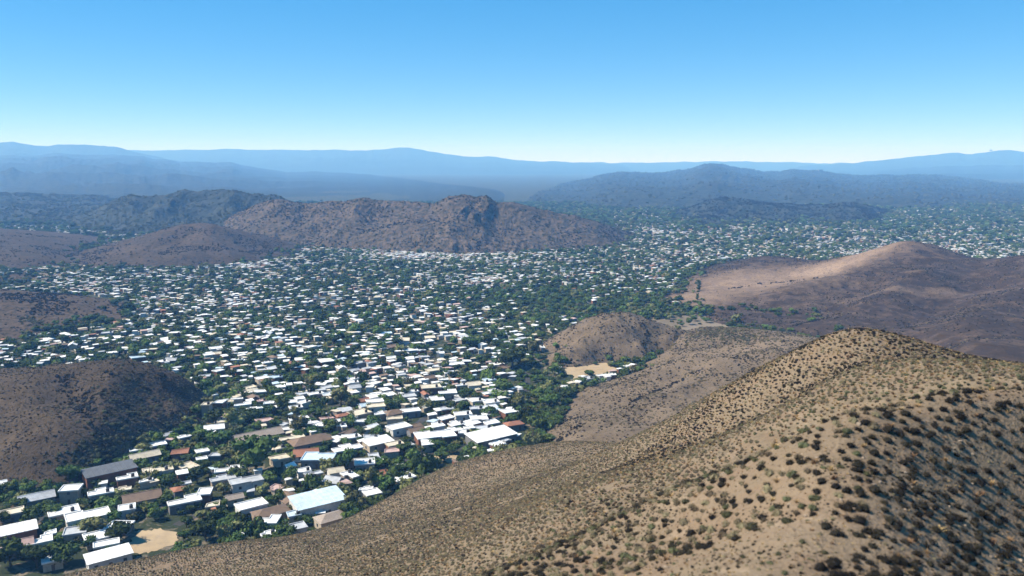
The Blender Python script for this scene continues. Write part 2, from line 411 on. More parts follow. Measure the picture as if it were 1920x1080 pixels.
# --- distant ranges: a crest line with its own distance, spurs running down both flanks
def mountain(name, crest, Yc, front, back, mat, res=(360, 60), rough=0.12, gully=None, seed=1, power=1.25, zfoot=-3.0, shift=None):
    cx = np.array([c[0] for c in crest], float)
    cy = np.array([c[1] for c in crest], float)
    u0, u1 = (cx[0] - 960) / FPX / CP, (cx[-1] - 960) / FPX / CP
    u = np.linspace(u0, u1, res[0])
    t = np.linspace(-1, 1, res[1])
    t = np.sign(t) * np.abs(t) ** 1.3
    U, T = np.meshgrid(u, t)
    yc = np.full(u.shape, float(Yc))
    if shift:
        yc += np.interp(u * FPX * CP + 960, [s[0] for s in shift], [s[1] for s in shift])
    pyl = np.interp(u * FPX * CP + 960, cx, cy)
    cpx = u * FPX * CP + 960
    pyl = pyl + 2.2 * fbm(cpx / 22.0, cpx * 0 + seed, 4, seed + 3)
    k = max(3, res[0] // 110)
    ker = np.hanning(k + 2)[1:-1]; ker /= ker.sum()
    pyl = np.convolve(np.pad(pyl, k, mode='edge'), ker, 'same')[k:-k]
    dx, dy, dz = ray(u * FPX * CP + 960, pyl)
    zc = H + dz / dy * yc
    Yw = yc[None] + np.where(T < 0, T * front, T * back) * (yc / Yc)[None]
    Xw = U * Yw
    g = gully or front * 0.5
    wander = fbm(Xw / g, Yw / g, 4, seed) * 0.35
    w = np.clip(1 - np.abs(T) * (1 + wander * (np.abs(T) > 0)), 0, 1) * smooth(0, 0.12, 1 - np.abs(T))
    prof = w ** power
    rid = fbm(Xw / g * 1.25 + 0.5 * fbm(Xw / g, Yw / g, 3, seed + 2), Yw / g * 0.62, 6, seed + 9, ridged=True, gain=0.55)
    hh = np.maximum(zc, 0)[None]
    lim = np.minimum(1, np.abs(T) * 3.2)
    Z = zfoot + (hh - zfoot) * (prof + rough * (rid - 0.55) * (0.18 + lim) * w ** 0.6)
    Z = np.minimum(Z, zfoot + (hh - zfoot) * 1.03)
    edge = smooth(0, 0.04, (U - u0) / (u1 - u0)) * smooth(0, 0.04, (u1 - U) / (u1 - u0))
    Z = zfoot + (Z - zfoot) * edge
    me = grid_mesh(name, Xw, Yw, Z, Z > -2.0, {'bare': 0.35 + 0.5 * fbm(Xw / g / 0.7, Yw / g / 0.7, 4, seed + 33)})
    def height(x, y):
        uu = x / y
        zz = np.interp(uu, u, zc); yy = np.interp(uu, u, yc)
        tt = np.where(y < yy, (y - yy) / front, (y - yy) / back) * Yc / yy
        ww = np.clip(1 - np.abs(tt) * (1 + fbm(x / g, y / g, 4, seed) * 0.35), 0, 1)
        return np.where((uu > u0) & (uu < u1), zfoot + (np.maximum(zz, 0) - zfoot) * ww ** power, -5)
    HILLS[name] = height
    return link(name, me, mat=mat, kind='structure')

mountain('central_range', [(380, 452), (420, 420), (455, 396), (490, 380), (520, 371), (545, 373), (570, 381), (600, 380), (625, 376), (650, 377), (680, 372), (720, 373), (760, 372), (790, 374), (815, 379), (830, 372), (842, 366), (858, 362), (872, 361), (884, 365), (895, 367), (906, 365), (918, 372), (932, 380), (945, 378), (960, 377), (985, 384), (1020, 393), (1060, 401), (1100, 410), (1135, 423), (1165, 434), (1195, 443), (1230, 451)],
         1400, 215, 380, M_range, (560, 90), 0.30, 120, 5, 0.95, shift=[(380, 130), (560, 60), (700, -10), (850, -60), (1000, -40), (1230, 40)])
mountain('green_ridge', [(60, 440), (110, 420), (150, 408), (200, 388), (235, 372), (260, 367), (300, 366), (335, 359), (350, 356), (385, 357), (430, 354), (460, 356), (500, 363), (530, 368), (570, 384), (640, 410), (700, 430)], 1800, 400, 500, M_blue, (360, 70), 0.38, 120, 15, 1.1)
mountain('dark_blue_ridge', [(-200, 362), (-60, 360), (0, 361), (60, 362), (130, 364), (190, 368), (240, 376), (320, 392), (420, 410)], 2500, 950, 800, M_blue, (240, 60), 0.3, 200, 25, 1.1)
mountain('right_near_ridge', [(1180, 420), (1230, 404), (1290, 390), (1320, 375), (1345, 370), (1400, 375), (1450, 380), (1510, 386), (1555, 381), (1590, 379), (1620, 386), (1655, 398), (1700, 415), (1740, 428)], 2100, 440, 500, M_blue, (320, 60), 0.36, 130, 35, 1.1)
mountain('right_range', [(960, 385), (1020, 362), (1060, 345), (1110, 330), (1150, 322), (1190, 322), (1230, 323), (1262, 319), (1285, 315), (1310, 307), (1325, 306), (1345, 309), (1365, 313), (1395, 315), (1420, 321), (1450, 320), (1478, 316), (1510, 320), (1540, 322), (1570, 326), (1620, 329), (1660, 328), (1700, 327), (1740, 328), (1780, 331), (1815, 336), (1850, 345), (1875, 350), (1920, 346), (2000, 340), (2200, 335)],
         5700, 3700, 1500, M_blue, (520, 110), 0.42, 380, 45, 0.75, shift=[(960, -3300), (1020, -2400), (1060, -1200), (1110, -300), (1200, 0), (1780, 0), (1815, -300), (1850, -1150), (1875, -1600), (1920, -1200), (2200, 0)])
mountain('left_range', [(-300, 296), (-100, 292), (0, 294), (40, 290), (90, 289), (130, 287), (180, 289), (230, 289), (270, 291), (300, 297), (340, 301), (400, 304), (445, 305), (480, 312), (540, 321), (600, 322), (650, 324), (700, 327), (760, 336), (830, 345), (900, 352), (960, 360)], 8500, 5700, 1500, M_blue, (460, 90), 0.28, 560, 55, 0.95, shift=[(640, 0), (700, -500), (760, -2300), (830, -3900), (900, -4700), (960, -5300)])
mountain('left_high_range', [(-300, 274), (-100, 270), (0, 269), (50, 266), (90, 273), (140, 271), (190, 271), (215, 271), (240, 275), (270, 283), (300, 292), (350, 300), (420, 306)], 10500, 2600, 1200, M_blue, (260, 50), 0.16, 600, 65, 1.2)
mountain('far_range', [(120, 290), (200, 283), (270, 281), (400, 280), (450, 279), (520, 280), (620, 280), (690, 282), (725, 279), (757, 275), (790, 279), (830, 286), (870, 292), (930, 294), (970, 299), (1010, 302), (1100, 305), (1200, 309)], 13500, 4000, 1500, M_blue, (360, 44), 0.12, 1500, 75, 1.2)
mountain('horizon_rise', [(900, 309), (1060, 305), (1200, 304), (1320, 302), (1420, 303), (1500, 305), (1600, 306), (1700, 308), (1800, 310)], 14500, 3000, 700, M_blue, (200, 30), 0.10, 1500, 85, 1.2)
mountain('right_far_range', [(1460, 312), (1540, 308), (1600, 304), (1650, 299), (1700, 293), (1750, 287), (1778, 285), (1800, 290), (1825, 285), (1860, 282), (1920, 283), (2050, 285), (2250, 290)], 12000, 3000, 1500, M_blue, (260, 40), 0.14, 1200, 95, 1.2)
mountain('right_blue_ridge', [(1600, 322), (1680, 315), (1760, 311), (1850, 309), (1920, 309), (2100, 306), (2250, 306)], 9500, 3000, 1200, M_blue, (200, 40), 0.12, 800, 105, 1.2)

# --- the valley floor, one sheet to the horizon
M_floor, nt, b = nodes_of('valley_floor_ground')
p = coords(nt)
n1, n2 = noise(nt, p, 0.02, 5, 0.6), noise(nt, p, 0.15, 5, 0.65, 0.5)
green = ramp(nt, n1, [(0.3, (0.018, 0.027, 0.012)), (0.6, (0.032, 0.040, 0.018)), (0.75, (0.055, 0.054, 0.028))])
dirt = ramp(nt, n1, [(0.3, (0.12, 0.095, 0.062)), (0.7, (0.20, 0.16, 0.115))])
dsum = N(nt, 'ShaderNodeMath', operation='ADD')
nt.links.new(n2, dsum.inputs[0]); nt.links.new(attr(nt, 'bare'), dsum.inputs[1])
dm = ramp(nt, dsum.outputs[0], [(0.53, (0, 0, 0)), (0.63, (1, 1, 1))])
col = mixc(nt, dm, green, dirt)
nt.links.new(col, b.inputs['Base Color'])
bump(nt, b, n2, 0.6, 0.8)
X, Y, U = fan(-1.3, 1.3, 220, 120, 17000, 220)
def dirt_at(x, y):
    v = np.zeros_like(x)
    for px, py, rx, ry, a in ((1400, 612, 80, 60, 0.25), (1290, 612, 34, 40, 0.2), (1230, 640, 30, 25, 0.15), (120, 498, 70, 45, 0.25), (60, 520, 40, 40, 0.25), (1080, 670, 26, 22, 0.2), (240, 600, 30, 20, 0.15)):
        c = on_floor(px, py)
        v += a * np.exp(-(((x - c[0]) / rx) ** 2 + ((y - c[1]) / ry) ** 2))
    return v
link('valley_floor', grid_mesh('valley_floor', X, Y, X * 0, attrs={'bare': dirt_at(X, Y)}), mat=M_floor, kind='structure')

# --- the air: one closed box of thin haze round everything
def haze():
    m = bpy.data.materials.new('haze_air')
    m.use_nodes = True
    nt = m.node_tree
    for n in list(nt.nodes):
        nt.nodes.remove(n)
    o_ = nt.nodes.new('ShaderNodeOutputMaterial')
    v = nt.nodes.new('ShaderNodeVolumePrincipled')
    v.inputs['Color'].default_value = HAZE_COLOR
    v.inputs['Density'].default_value = HAZE_DENSITY
    v.inputs['Anisotropy'].default_value = 0.0
    v.inputs['Absorption Color'].default_value = (1, 1, 1, 1)
    nt.links.new(v.outputs[0], o_.inputs['Volume'])
    bm = bmesh.new()
    bmesh.ops.create_cube(bm, size=1)
    for q in bm.verts:
        q.co = (q.co.x * 52000, q.co.y * 18500 + 8700, -6 + (q.co.z + 0.5) * 478)
    me = bpy.data.meshes.new('haze')
    bm.to_mesh(me)
    link('haze', me, mat=m, kind='stuff')
haze()

# ---------------------------------------------------------------- the town: ground queries
def hill_z(x, y, names=None):
    x, y = np.atleast_1d(np.asarray(x, float)), np.atleast_1d(np.asarray(y, float))
    z = np.full(x.shape, -99.0)
    for k, f in HILLS.items():
        if names is None or k in names:
            z = np.maximum(z, f(x, y))
    return z
NEAR_HILLS = ['foreground_hill', 'spur_hill', 'dome_hill', 'sandy_hills', 'brown_hill', 'low_brown_rise', 'mauve_hill', 'cone_hill']
WINDOW = {'foreground_hill': (-1.15, 1.05, 9, 380), 'spur_hill': (-0.02, 0.72, 270, 680), 'dome_hill': (-0.02, 0.34, 480, 670), 'sandy_hills': (0.12, 0.86, 440, 1130),
          'brown_hill': (-0.9, -0.3, 255, 560), 'low_brown_rise': (-0.85, -0.36, 520, 880), 'mauve_hill': (-0.8, -0.42, 850, 1480), 'cone_hill': (-0.66, -0.18, 930, 1460)}
for k, wdw in WINDOW.items():
    def lim(f, wdw):
        def g(x, y):
            u = x / np.maximum(y, 1e-3)
            ok = (u > wdw[0]) & (u < wdw[1]) & (y > wdw[2]) & (y < wdw[3])
            z = np.full(x.shape, -99.0)
            if ok.any():
                z[ok] = f(x[ok], y[ok])
            return z
        return g
    HILLS[k] = lim(HILLS[k], wdw)
def visible(P, names=('foreground_hill', 'spur_hill', 'dome_hill', 'brown_hill', 'sandy_hills'), steps=26, t0=0.05):
    P = np.asarray(P, float)
    ok = np.ones(len(P), bool)
    for t in np.linspace(t0, 0.985, steps):
        x, y, z = P[:, 0] * t, P[:, 1] * t, H + (P[:, 2] - H) * t
        ok &= hill_z(x, y, names) < z
    return ok

# ---------------------------------------------------------------- town materials
def paint(name, c, var=0.15, rough=0.85, scale=0.5, stain=0.35, spec=0.2):
    m, nt, b = nodes_of(name)
    p = coords(nt)
    n1, n2 = noise(nt, p, scale, 5, 0.65), noise(nt, p, scale * 0.12, 3, 0.5)
    col = ramp(nt, n1, [(0.25, [x * (1 - stain) for x in c]), (0.55, c), (0.8, [min(1, x * (1 + var * 0.5)) for x in c])])
    tint = ramp(nt, n2, [(0.3, (1 - var, 1 - var * 1.1, 1 - var * 1.25)), (0.6, (1, 1, 1))])
    col = mixc(nt, 1.0, col, tint, 'MULTIPLY')
    nt.links.new(col, b.inputs['Base Color'])
    b.inputs['Roughness'].default_value = rough
    b.inputs['Specular IOR Level'].default_value = spec
    bump(nt, b, n1, 0.3, 0.08)
    return m
ROOF = {'white': paint('white_roof_paint', (0.74, 0.73, 0.70)), 'pale grey': paint('pale_grey_roof', (0.42, 0.43, 0.44)), 'cream': paint('cream_roof', (0.56, 0.49, 0.37)),
        'light blue': paint('light_blue_metal_roof', (0.50, 0.60, 0.66), rough=0.5, spec=0.4), 'brown': paint('brown_earth_roof', (0.19, 0.13, 0.09)),
        'terracotta': paint('terracotta_roof', (0.31, 0.14, 0.085), scale=1.5), 'pinkish': paint('pinkish_roof', (0.46, 0.32, 0.28)), 'slate grey': paint('slate_grey_roof', (0.11, 0.12, 0.135)),
        'stone coloured': paint('stone_coloured_roof', (0.32, 0.26, 0.21), scale=2.0)}
WALL = [paint('white_plaster_wall', (0.60, 0.58, 0.54), scale=1.2), paint('cream_plaster_wall', (0.44, 0.37, 0.28), scale=1.2), paint('grey_block_wall', (0.19, 0.185, 0.18), scale=1.6), paint('brick_red_wall', (0.20, 0.09, 0.055), scale=1.6), paint('pale_earth_wall', (0.34, 0.27, 0.2), scale=1.2)]
M_frame = paint('window_frame_paint', (0.35, 0.33, 0.30))
M_glass, nt, b = nodes_of('dark_window_glass')
b.inputs['Base Color'].default_value = (0.03, 0.04, 0.05, 1)
b.inputs['Roughness'].default_value = 0.12
b.inputs['Specular IOR Level'].default_value = 0.5
M_door = paint('wooden_door_paint', (0.16, 0.10, 0.06), scale=3.0)
M_tank = paint('black_tank_plastic', (0.05, 0.05, 0.055), rough=0.5)

def box(bm, x0, x1, y0, y1, z0, z1, mi=0):
    v = [bm.verts.new(c) for c in ((x0, y0, z0), (x1, y0, z0), (x1, y1, z0), (x0, y1, z0), (x0, y0, z1), (x1, y0, z1), (x1, y1, z1), (x0, y1, z1))]
    for f in ((3, 2, 1, 0), (4, 5, 6, 7), (0, 1, 5, 4), (1, 2, 6, 5), (2, 3, 7, 6), (3, 0, 4, 7)):
        q = bm.faces.new([v[k] for k in f])
        q.material_index = mi
def prism(bm, pts, z0, z1):
    a = [bm.verts.new((x, y, z0)) for x, y in pts]
    b_ = [bm.verts.new((x, y, z1)) for x, y in pts]
    bm.faces.new(a[::-1]); bm.faces.new(b_)
    for i in range(len(pts)):
        j = (i + 1) % len(pts)
        bm.faces.new((a[i], a[j], b_[j], b_[i]))
def mesh_of(bm, name, *mats):
    bmesh.ops.recalc_face_normals(bm, faces=bm.faces)
    me = bpy.data.meshes.new(name)
    bm.to_mesh(me)
    bm.free()
    for m in mats:
        me.materials.append(m)
    return me

bm = bmesh.new(); box(bm, -0.62, 0.62, -0.05, 0.06, -0.02, 1.32); ME_frame = mesh_of(bm, 'window', M_frame)
bm = bmesh.new(); box(bm, -0.52, 0.52, -0.075, 0.02, 0.08, 1.22); ME_pane = mesh_of(bm, 'pane', M_glass)
bm = bmesh.new(); box(bm, -0.5, 0.5, -0.06, 0.06, 0, 2.05); ME_door = mesh_of(bm, 'door', M_door)
bm = bmesh.new()
bmesh.ops.create_cone(bm, cap_ends=True, segments=10, radius1=0.7, radius2=0.7, depth=1.3)
bmesh.ops.create_cone(bm, cap_ends=True, segments=10, radius1=0.7, radius2=0.25, depth=0.3, matrix=__import__('mathutils').Matrix.Translation((0, 0, 0.8)))
ME_tank = mesh_of(bm, 'water_tank', M_tank)

def outline(L, W, form):
    l, w = L / 2, W / 2
    if form == 'L':
        return [(-l, -w), (l, -w), (l, w), (l * 0.15, w), (l * 0.15, w * 0.15), (-l, w * 0.15)]
    if form == 'T':
        return [(-l, -w), (l, -w), (l, w * 0.3), (l * 0.4, w * 0.3), (l * 0.4, w), (-l * 0.35, w), (-l * 0.35, w * 0.3), (-l, w * 0.3)]
    if form == 'step':
        return [(-l, -w * 0.8), (l * 0.3, -w * 0.8), (l * 0.3, -w), (l, -w), (l, w * 0.7), (-l * 0.2, w * 0.7), (-l * 0.2, w), (-l, w)]
    return [(-l, -w), (l, -w), (l, w), (-l, w)]
def grow(pts, d):                           # push an outline with right angles outwards by d
    n, out = len(pts), []
    for i in range(n):
        (ax, ay), (bx, by), (cx, cy) = pts[i - 1], pts[i], pts[(i + 1) % n]
        e1 = (math.copysign(1, bx - ax) if abs(bx - ax) > 1e-6 else 0, math.copysign(1, by - ay) if abs(by - ay) > 1e-6 else 0)
        e2 = (math.copysign(1, cx - bx) if abs(cx - bx) > 1e-6 else 0, math.copysign(1, cy - by) if abs(cy - by) > 1e-6 else 0)
        out.append((bx + d * (e1[1] + e2[1]), by - d * (e1[0] + e2[0])))
    return out

def build_house(pos, rot, L, W, h, form, roof, wall_i, windows=True, tank=False, skew=0.0):
    """house > wall, roof (> water_tank), window (> pane), door"""
    t = bpy.data.objects.new('house', None)
    C.objects.link(t)
    t.location, t.rotation_euler = pos, (0, 0, rot)
    bm = bmesh.new()
    pts = outline(L, W, form)
    prism(bm, pts, -0.6, h)
    if form == 'gable':
        l, w, r = L / 2, W / 2, W * 0.22
        for sx in (-1, 1):
            a = [bm.verts.new((sx * l, -w, h)), bm.verts.new((sx * l, w, h)), bm.verts.new((sx * l, 0, h + r))]
            bm.faces.new(a)
    def lean(bm):                            # plots are seldom square
        for v in bm.verts:
            v.co.x, v.co.y = v.co.x + skew * v.co.y, v.co.y * (1 + skew * 1.2 * v.co.x / L)
    lean(bm)
    link('wall', mesh_of(bm, 'wall', WALL[wall_i]), t)
    bm = bmesh.new()
    if form == 'gable':
        l, w, r, o, th = L / 2 + 0.4, W / 2 + 0.45, W * 0.22, 0.0, 0.18
        k = r / (W / 2) * 0.45
        for s in (-1, 1):
            q = [(-l, s * w, h - k), (l, s * w, h - k), (l, 0, h + r), (-l, 0, h + r)]
            lo = [bm.verts.new(c) for c in [(a, b_, c_ + 0.03) for a, b_, c_ in q]]
            hi = [bm.verts.new(c) for c in [(a, b_, c_ + th) for a, b_, c_ in q]]
            bm.faces.new(lo); bm.faces.new(hi)
            for i in range(4):
                bm.faces.new((lo[i], lo[(i + 1) % 4], hi[(i + 1) % 4], hi[i]))
        box(bm, -l, l, -0.16, 0.16, h + r + th - 0.06, h + r + th + 0.08)
    elif form == 'hip':
        l, w, r = L / 2 + 0.4, W / 2 + 0.4, W * 0.24
        b0 = [bm.verts.new((x, y, h + 0.02)) for x, y in ((-l, -w), (l, -w), (l, w), (-l, w))]
        rr = max(0.3, l - w)
        t0, t1 = bm.verts.new((-rr, 0, h + r)), bm.verts.new((rr, 0, h + r))
        bm.faces.new(b0[::-1])
        bm.faces.new((b0[0], b0[1], t1, t0)); bm.faces.new((b0[2], b0[3], t0, t1))
        bm.faces.new((b0[1], b0[2], t1)); bm.faces.new((b0[3], b0[0], t0))
    elif form == 'shed':
        l, w, r = L / 2 + 0.5, W / 2 + 0.5, W * 0.10
        lo = [bm.verts.new(c) for c in ((-l, -w, h + 0.02), (l, -w, h + 0.02), (l, w, h + r + 0.02), (-l, w, h + r + 0.02))]
        hi = [bm.verts.new((v.co.x, v.co.y, v.co.z + 0.22)) for v in lo]
        bm.faces.new(lo); bm.faces.new(hi)
        for i in range(4):
            bm.faces.new((lo[i], lo[(i + 1) % 4], hi[(i + 1) % 4], hi[i]))
        for i in range(1, int(L / 1.8)):         # standing seams
            x = -l + i * 1.8
            s0 = [(x, -w, h + 0.25), (x + 0.12, -w, h + 0.25), (x + 0.12, w, h + r + 0.25), (x, w, h + r + 0.25)]
            lo = [bm.verts.new(c) for c in s0]; hi = [bm.verts.new((c[0], c[1], c[2] + 0.1)) for c in s0]
            bm.faces.new(hi)
            for k in range(4):
                bm.faces.new((lo[k], lo[(k + 1) % 4], hi[(k + 1) % 4], hi[k]))
    else:
        ov = grow(pts, 0.35)
        prism(bm, ov, h + 0.01, h + 0.24)
        inn = grow(pts, 0.05)
        for i in range(len(ov)):                 # low parapet
            j = (i + 1) % len(ov)
            q = [ov[i], ov[j], inn[j], inn[i]]
            lo = [bm.verts.new((x, y, h + 0.2)) for x, y in q]
            hi = [bm.verts.new((x, y, h + 0.55)) for x, y in q]
            bm.faces.new(hi)
            for k in range(4):
                bm.faces.new((lo[k], lo[(k + 1) % 4], hi[(k + 1) % 4], hi[k]))
    lean(bm)
    r = link('roof', mesh_of(bm, 'roof', ROOF[roof]), t)
    if tank and form not in ('gable', 'hip', 'shed'):
        w_ = link('water_tank', ME_tank, r)
        w_.location = (L * 0.28, -W * 0.28, h + 0.92)
    if windows:
        n = max(1, int(L / 4.2))
        for fl in range(1 if h < 5 else 2):
            for i in range(n):
                x = -L / 2 + (i + 0.5) * L / n
                if fl == 0 and i == n // 2:
                    d = link('door', ME_door, t)
                    d.location = (x, -W / 2 if form != 'step' else -W * (0.5 if x > L * 0.16 else 0.4), 0)
                    continue
                w_ = link('window', ME_frame, t)
                w_.location = (x, -W / 2 if form != 'step' else -W * (0.5 if x > L * 0.16 else 0.4), 1.0 + fl * 2.9)
                link('pane', ME_pane, w_)
        if W > 6 and form not in ('L', 'T', 'step'):
            for sx in (-1, 1):
                w_ = link('window', ME_frame, t)
                w_.location, w_.rotation_euler = (sx * L / 2, 0, 1.0), (0, 0, sx * math.pi / 2)
                link('pane', ME_pane, w_)
    return t

# ---------------------------------------------------------------- what stands where (surveyed on the sight lines, then on the plan)
STREET = math.radians(31)                   # the street grid runs up to the right
# (px, py, seen width px, depth factor, roof, form, turn in degrees, height)
PLACED = [
    (207, 900, 92, 0.45, 'slate grey', 'shed', 8, 5.2), (292, 846, 42, 0.6, 'white', '', 4, 3.6), (272, 866, 56, 0.5, 'cream', 'gable', 6, 3.6), (256, 855, 26, 0.8, 'white', '', 0, 3.4),
    (239, 908, 42, 0.7, 'white', 'L', 0, 3.6), (297, 895, 58, 0.6, 'cream', 'step', 0, 3.8), (430, 893, 56, 0.55, 'white', 'L', -14, 3.6), (135, 940, 38, 0.9, 'white', '', -20, 6.2), (190, 938, 50, 0.7, 'white', 'T', 0, 4.0),
    (70, 948, 66, 0.55, 'pale grey', 'gable', 4, 4.2), (121, 976, 60, 0.7, 'white', '', 4, 4.2), (166, 984, 84, 0.62, 'white', 'step', 4, 4.4), (239, 968, 36, 1.0, 'white', '', -6, 3.8), (346, 954, 66, 0.6, 'white', 'L', 0, 4.0),
    (267, 946, 76, 0.6, 'brown', 'gable', 0, 3.8), (472, 965, 60, 0.65, 'white', '', 6, 4.6), (31, 1012, 76, 0.55, 'white', 'shed', 4, 4.4), (143, 1012, 46, 0.9, 'pale grey', '', -10, 3.8), (76, 1030, 50, 0.8, 'white', 'L', 0, 3.8),
    (34, 1038, 62, 0.7, 'pinkish', 'gable', 2, 4.0), (205, 1058, 82, 0.5, 'white', 'shed', 6, 3.8), (385, 938, 28, 1.4, 'white', '', -20, 4.0), (418, 911, 50, 0.6, 'pale grey', 'T', 0, 3.8), (462, 915, 66, 0.6, 'pale grey', 'step', 0, 3.8),
    (503, 990, 42, 0.9, 'white', 'L', -30, 3.6), (508, 974, 72, 0.55, 'brown', 'hip', 4, 3.8), (24, 976, 46, 0.7, 'cream', '', 4, 3.8), (338, 930, 32, 0.8, 'terracotta', 'hip', 0, 3.6), (597, 958, 108, 0.62, 'light blue', 'shed', 3, 5.4),
    (755, 911, 48, 0.7, 'white', '', 8, 4.2), (698, 938, 36, 0.9, 'white', '', 0, 3.6), (626, 913, 38, 0.9, 'pale grey', 'gable', -50, 3.6), (598, 872, 62, 0.8, 'light blue', 'step', -30, 4.2), (582, 838, 84, 0.5, 'brown', 'hip', 4, 4.0),
    (684, 880, 42, 0.8, 'white', '', -20, 3.8), (650, 852, 62, 0.6, 'white', 'T', 0, 3.6), (709, 840, 58, 0.6, 'white', 'shed', 6, 3.8), (748, 812, 48, 0.7, 'white', '', 6, 3.8), (780, 817, 36, 0.7, 'brown', 'gable', 0, 3.4),
    (816, 829, 84, 0.6, 'white', 'step', -12, 4.2), (921, 832, 98, 0.5, 'white', 'shed', 4, 5.0), (729, 897, 42, 0.7, 'terracotta', 'gable', -4, 3.4), (622, 985, 66, 0.6, 'stone coloured', 'hip', 6, 4.0), (556, 1003, 42, 0.8, 'pale grey', '', 0, 3.4),
    (484, 829, 92, 0.38, 'stone coloured', 'gable', 6, 4.2), (552, 978, 30, 1.0, 'light blue', '', 0, 3.4), (630, 895, 34, 0.8, 'cream', 'gable', -8, 3.6), (715, 752, 58, 0.55, 'white', 'step', 0, 3.8), (703, 762, 36, 0.7, 'white', '', -12, 3.4),
    (705, 771, 38, 0.7, 'cream', '', -14, 3.4), (808, 736, 42, 0.7, 'cream', '', -16, 4.0), (814, 759, 42, 0.8, 'white', 'T', -16, 3.8), (839, 745, 38, 0.8, 'white', 'L', -20, 3.6), (892, 761, 30, 0.9, 'white', '', -14, 3.8), (920, 763, 34, 0.9, 'white', '', -10, 3.6),
    (919, 745, 42, 0.6, 'white', 'L', 4, 3.6), (868, 787, 36, 0.7, 'white', '', -16, 3.6), (898, 795, 36, 0.9, 'white', 'step', -20, 3.6), (953, 783, 28, 0.9, 'white', '', -16, 3.8), (963, 805, 40, 0.6, 'terracotta', 'hip', -6, 3.6), (764, 752, 36, 0.7, 'pale grey', '', -10, 3.4),
    (769, 664, 34, 0.7, 'white', '', -6, 3.4), (853, 691, 38, 0.6, 'white', '', -10, 3.4), (816, 702, 38, 0.7, 'cream', 'step', 0, 3.4), (888, 729, 30, 0.8, 'cream', 'gable', -10, 3.4), (871, 821, 24, 1.0, 'white', '', -20, 3.4), (908, 813, 32, 0.9, 'pale grey', '', 0, 3.4),
    (740, 844, 36, 0.7, 'cream', '', 0, 3.4), (735, 857, 32, 0.8, 'pinkish', '', -8, 3.4), (389, 782, 18, 1.2, 'cream', '', -20, 8.0), (414, 768, 20, 1.2, 'white', '', -20, 5.0), (424, 800, 34, 0.6, 'cream', '', -8, 3.4), (326, 818, 22, 0.6, 'white', '', 4, 3.2), (306, 826, 26, 0.5, 'pale grey', 'gable', 4, 3.0),
    (380, 857, 26, 0.8, 'white', '', 0, 3.2), (379, 871, 22, 0.8, 'white', '', 0, 3.0), (340, 858, 34, 0.7, 'terracotta', 'gable', -6, 3.4), (488, 744, 22, 0.9, 'white', '', -20, 3.6), (520, 735, 34, 0.6, 'white', '', -4, 3.4), (456, 768, 34, 0.6, 'white', 'L', 0, 3.4),
    (497, 799, 32, 0.7, 'pinkish', '', 0, 3.4), (560, 795, 40, 0.6, 'white', 'T', 0, 3.4), (540, 815, 30, 0.7, 'white', '', -10, 3.4), (660, 830, 34, 0.7, 'white', '', -10, 3.4), (770, 780, 40, 0.6, 'white', '', -10, 3.4), (740, 795, 34, 0.6, 'cream', 'step', -8, 3.4),
    (1190, 671, 22, 0.7, 'cream', '', 0, 3.0), (570, 895, 30, 0.8, 'white', '', 0, 3.4), (440, 945, 36, 0.7, 'stone coloured', 'gable', 0, 3.4), (400, 960, 28, 0.8, 'cream', '', 0, 3.2), (100, 1065, 40, 0.7, 'white', '', 0, 3.4)]
houses = []                                  # dicts: pos, rot, L, W, h, form, roof, placed
def px_scale(P):
    return FPX / (to_px(P)[2])
for (px, py, wpx, asp, roof, form, turn, h) in PLACED:
    p = on_floor(px, py)
    s = float(px_scale(p))
    a = STREET + math.radians(turn)
    ext = abs(math.cos(a)) + asp * abs(math.sin(a)) * 0.8
    L = 0.93 * wpx / s / ext
    houses.append(dict(pos=p, rot=a, L=L, W=max(3.2, L * asp), h=h * 0.85, form=form, roof=roof, placed=True))
BIG_TREES = [(480, 884, 82), (412, 836, 54), (372, 836, 36), (130, 908, 46), (60, 990, 42), (178, 1004, 54), (100, 1002, 42), (792, 886, 62), (742, 905, 46), (652, 884, 46), (961, 690, 62), (405, 980, 40), (350, 990, 30), (370, 905, 36), (545, 905, 36), (590, 918, 44), (480, 1006, 54),
             (386, 1014, 50), (345, 1016, 26), (440, 806, 48), (560, 812, 40), (20, 1062, 60), (122, 1058, 60), (70, 1066, 56), (222, 1014, 52), (312, 948, 34), (366, 936, 24), (1008, 806, 40), (1030, 764, 40), (1000, 836, 44), (1040, 704, 30), (945, 862, 50), (985, 857, 40), (903, 862, 30), (655, 800, 34),
             (392, 768, 30), (404, 796, 36), (640, 760, 40), (600, 770, 36), (505, 905, 34), (700, 912, 44), (665, 955, 44), (655, 975, 40), (640, 930, 40), (725, 925, 40), (770, 885, 34), (215, 985, 30), (282, 905, 34), (330, 885, 36), (250, 895, 24), (875, 675, 24), (1000, 660, 26), (915, 715, 34), (945, 735, 36),
             (975, 760, 36), (985, 790, 36), (850, 850, 30), (820, 770, 26), (880, 745, 24), (700, 800, 34), (620, 810, 34), (530, 770, 30), (470, 790, 34), (455, 870, 40), (430, 860, 40), (420, 925, 30), (360, 960, 22), (300, 940, 26), (95, 985, 30), (40, 960, 30), (165, 950, 24), (290, 975, 30),
             (1112, 674, 18), (1140, 677, 20), (1172, 680, 22), (1194, 684, 22), (1215, 680, 22), (1065, 668, 22), (1048, 684, 22), (1307, 575, 9), (1310, 549, 12)]
trees = []                                   # dicts: pos, r (crown radius), h, kind
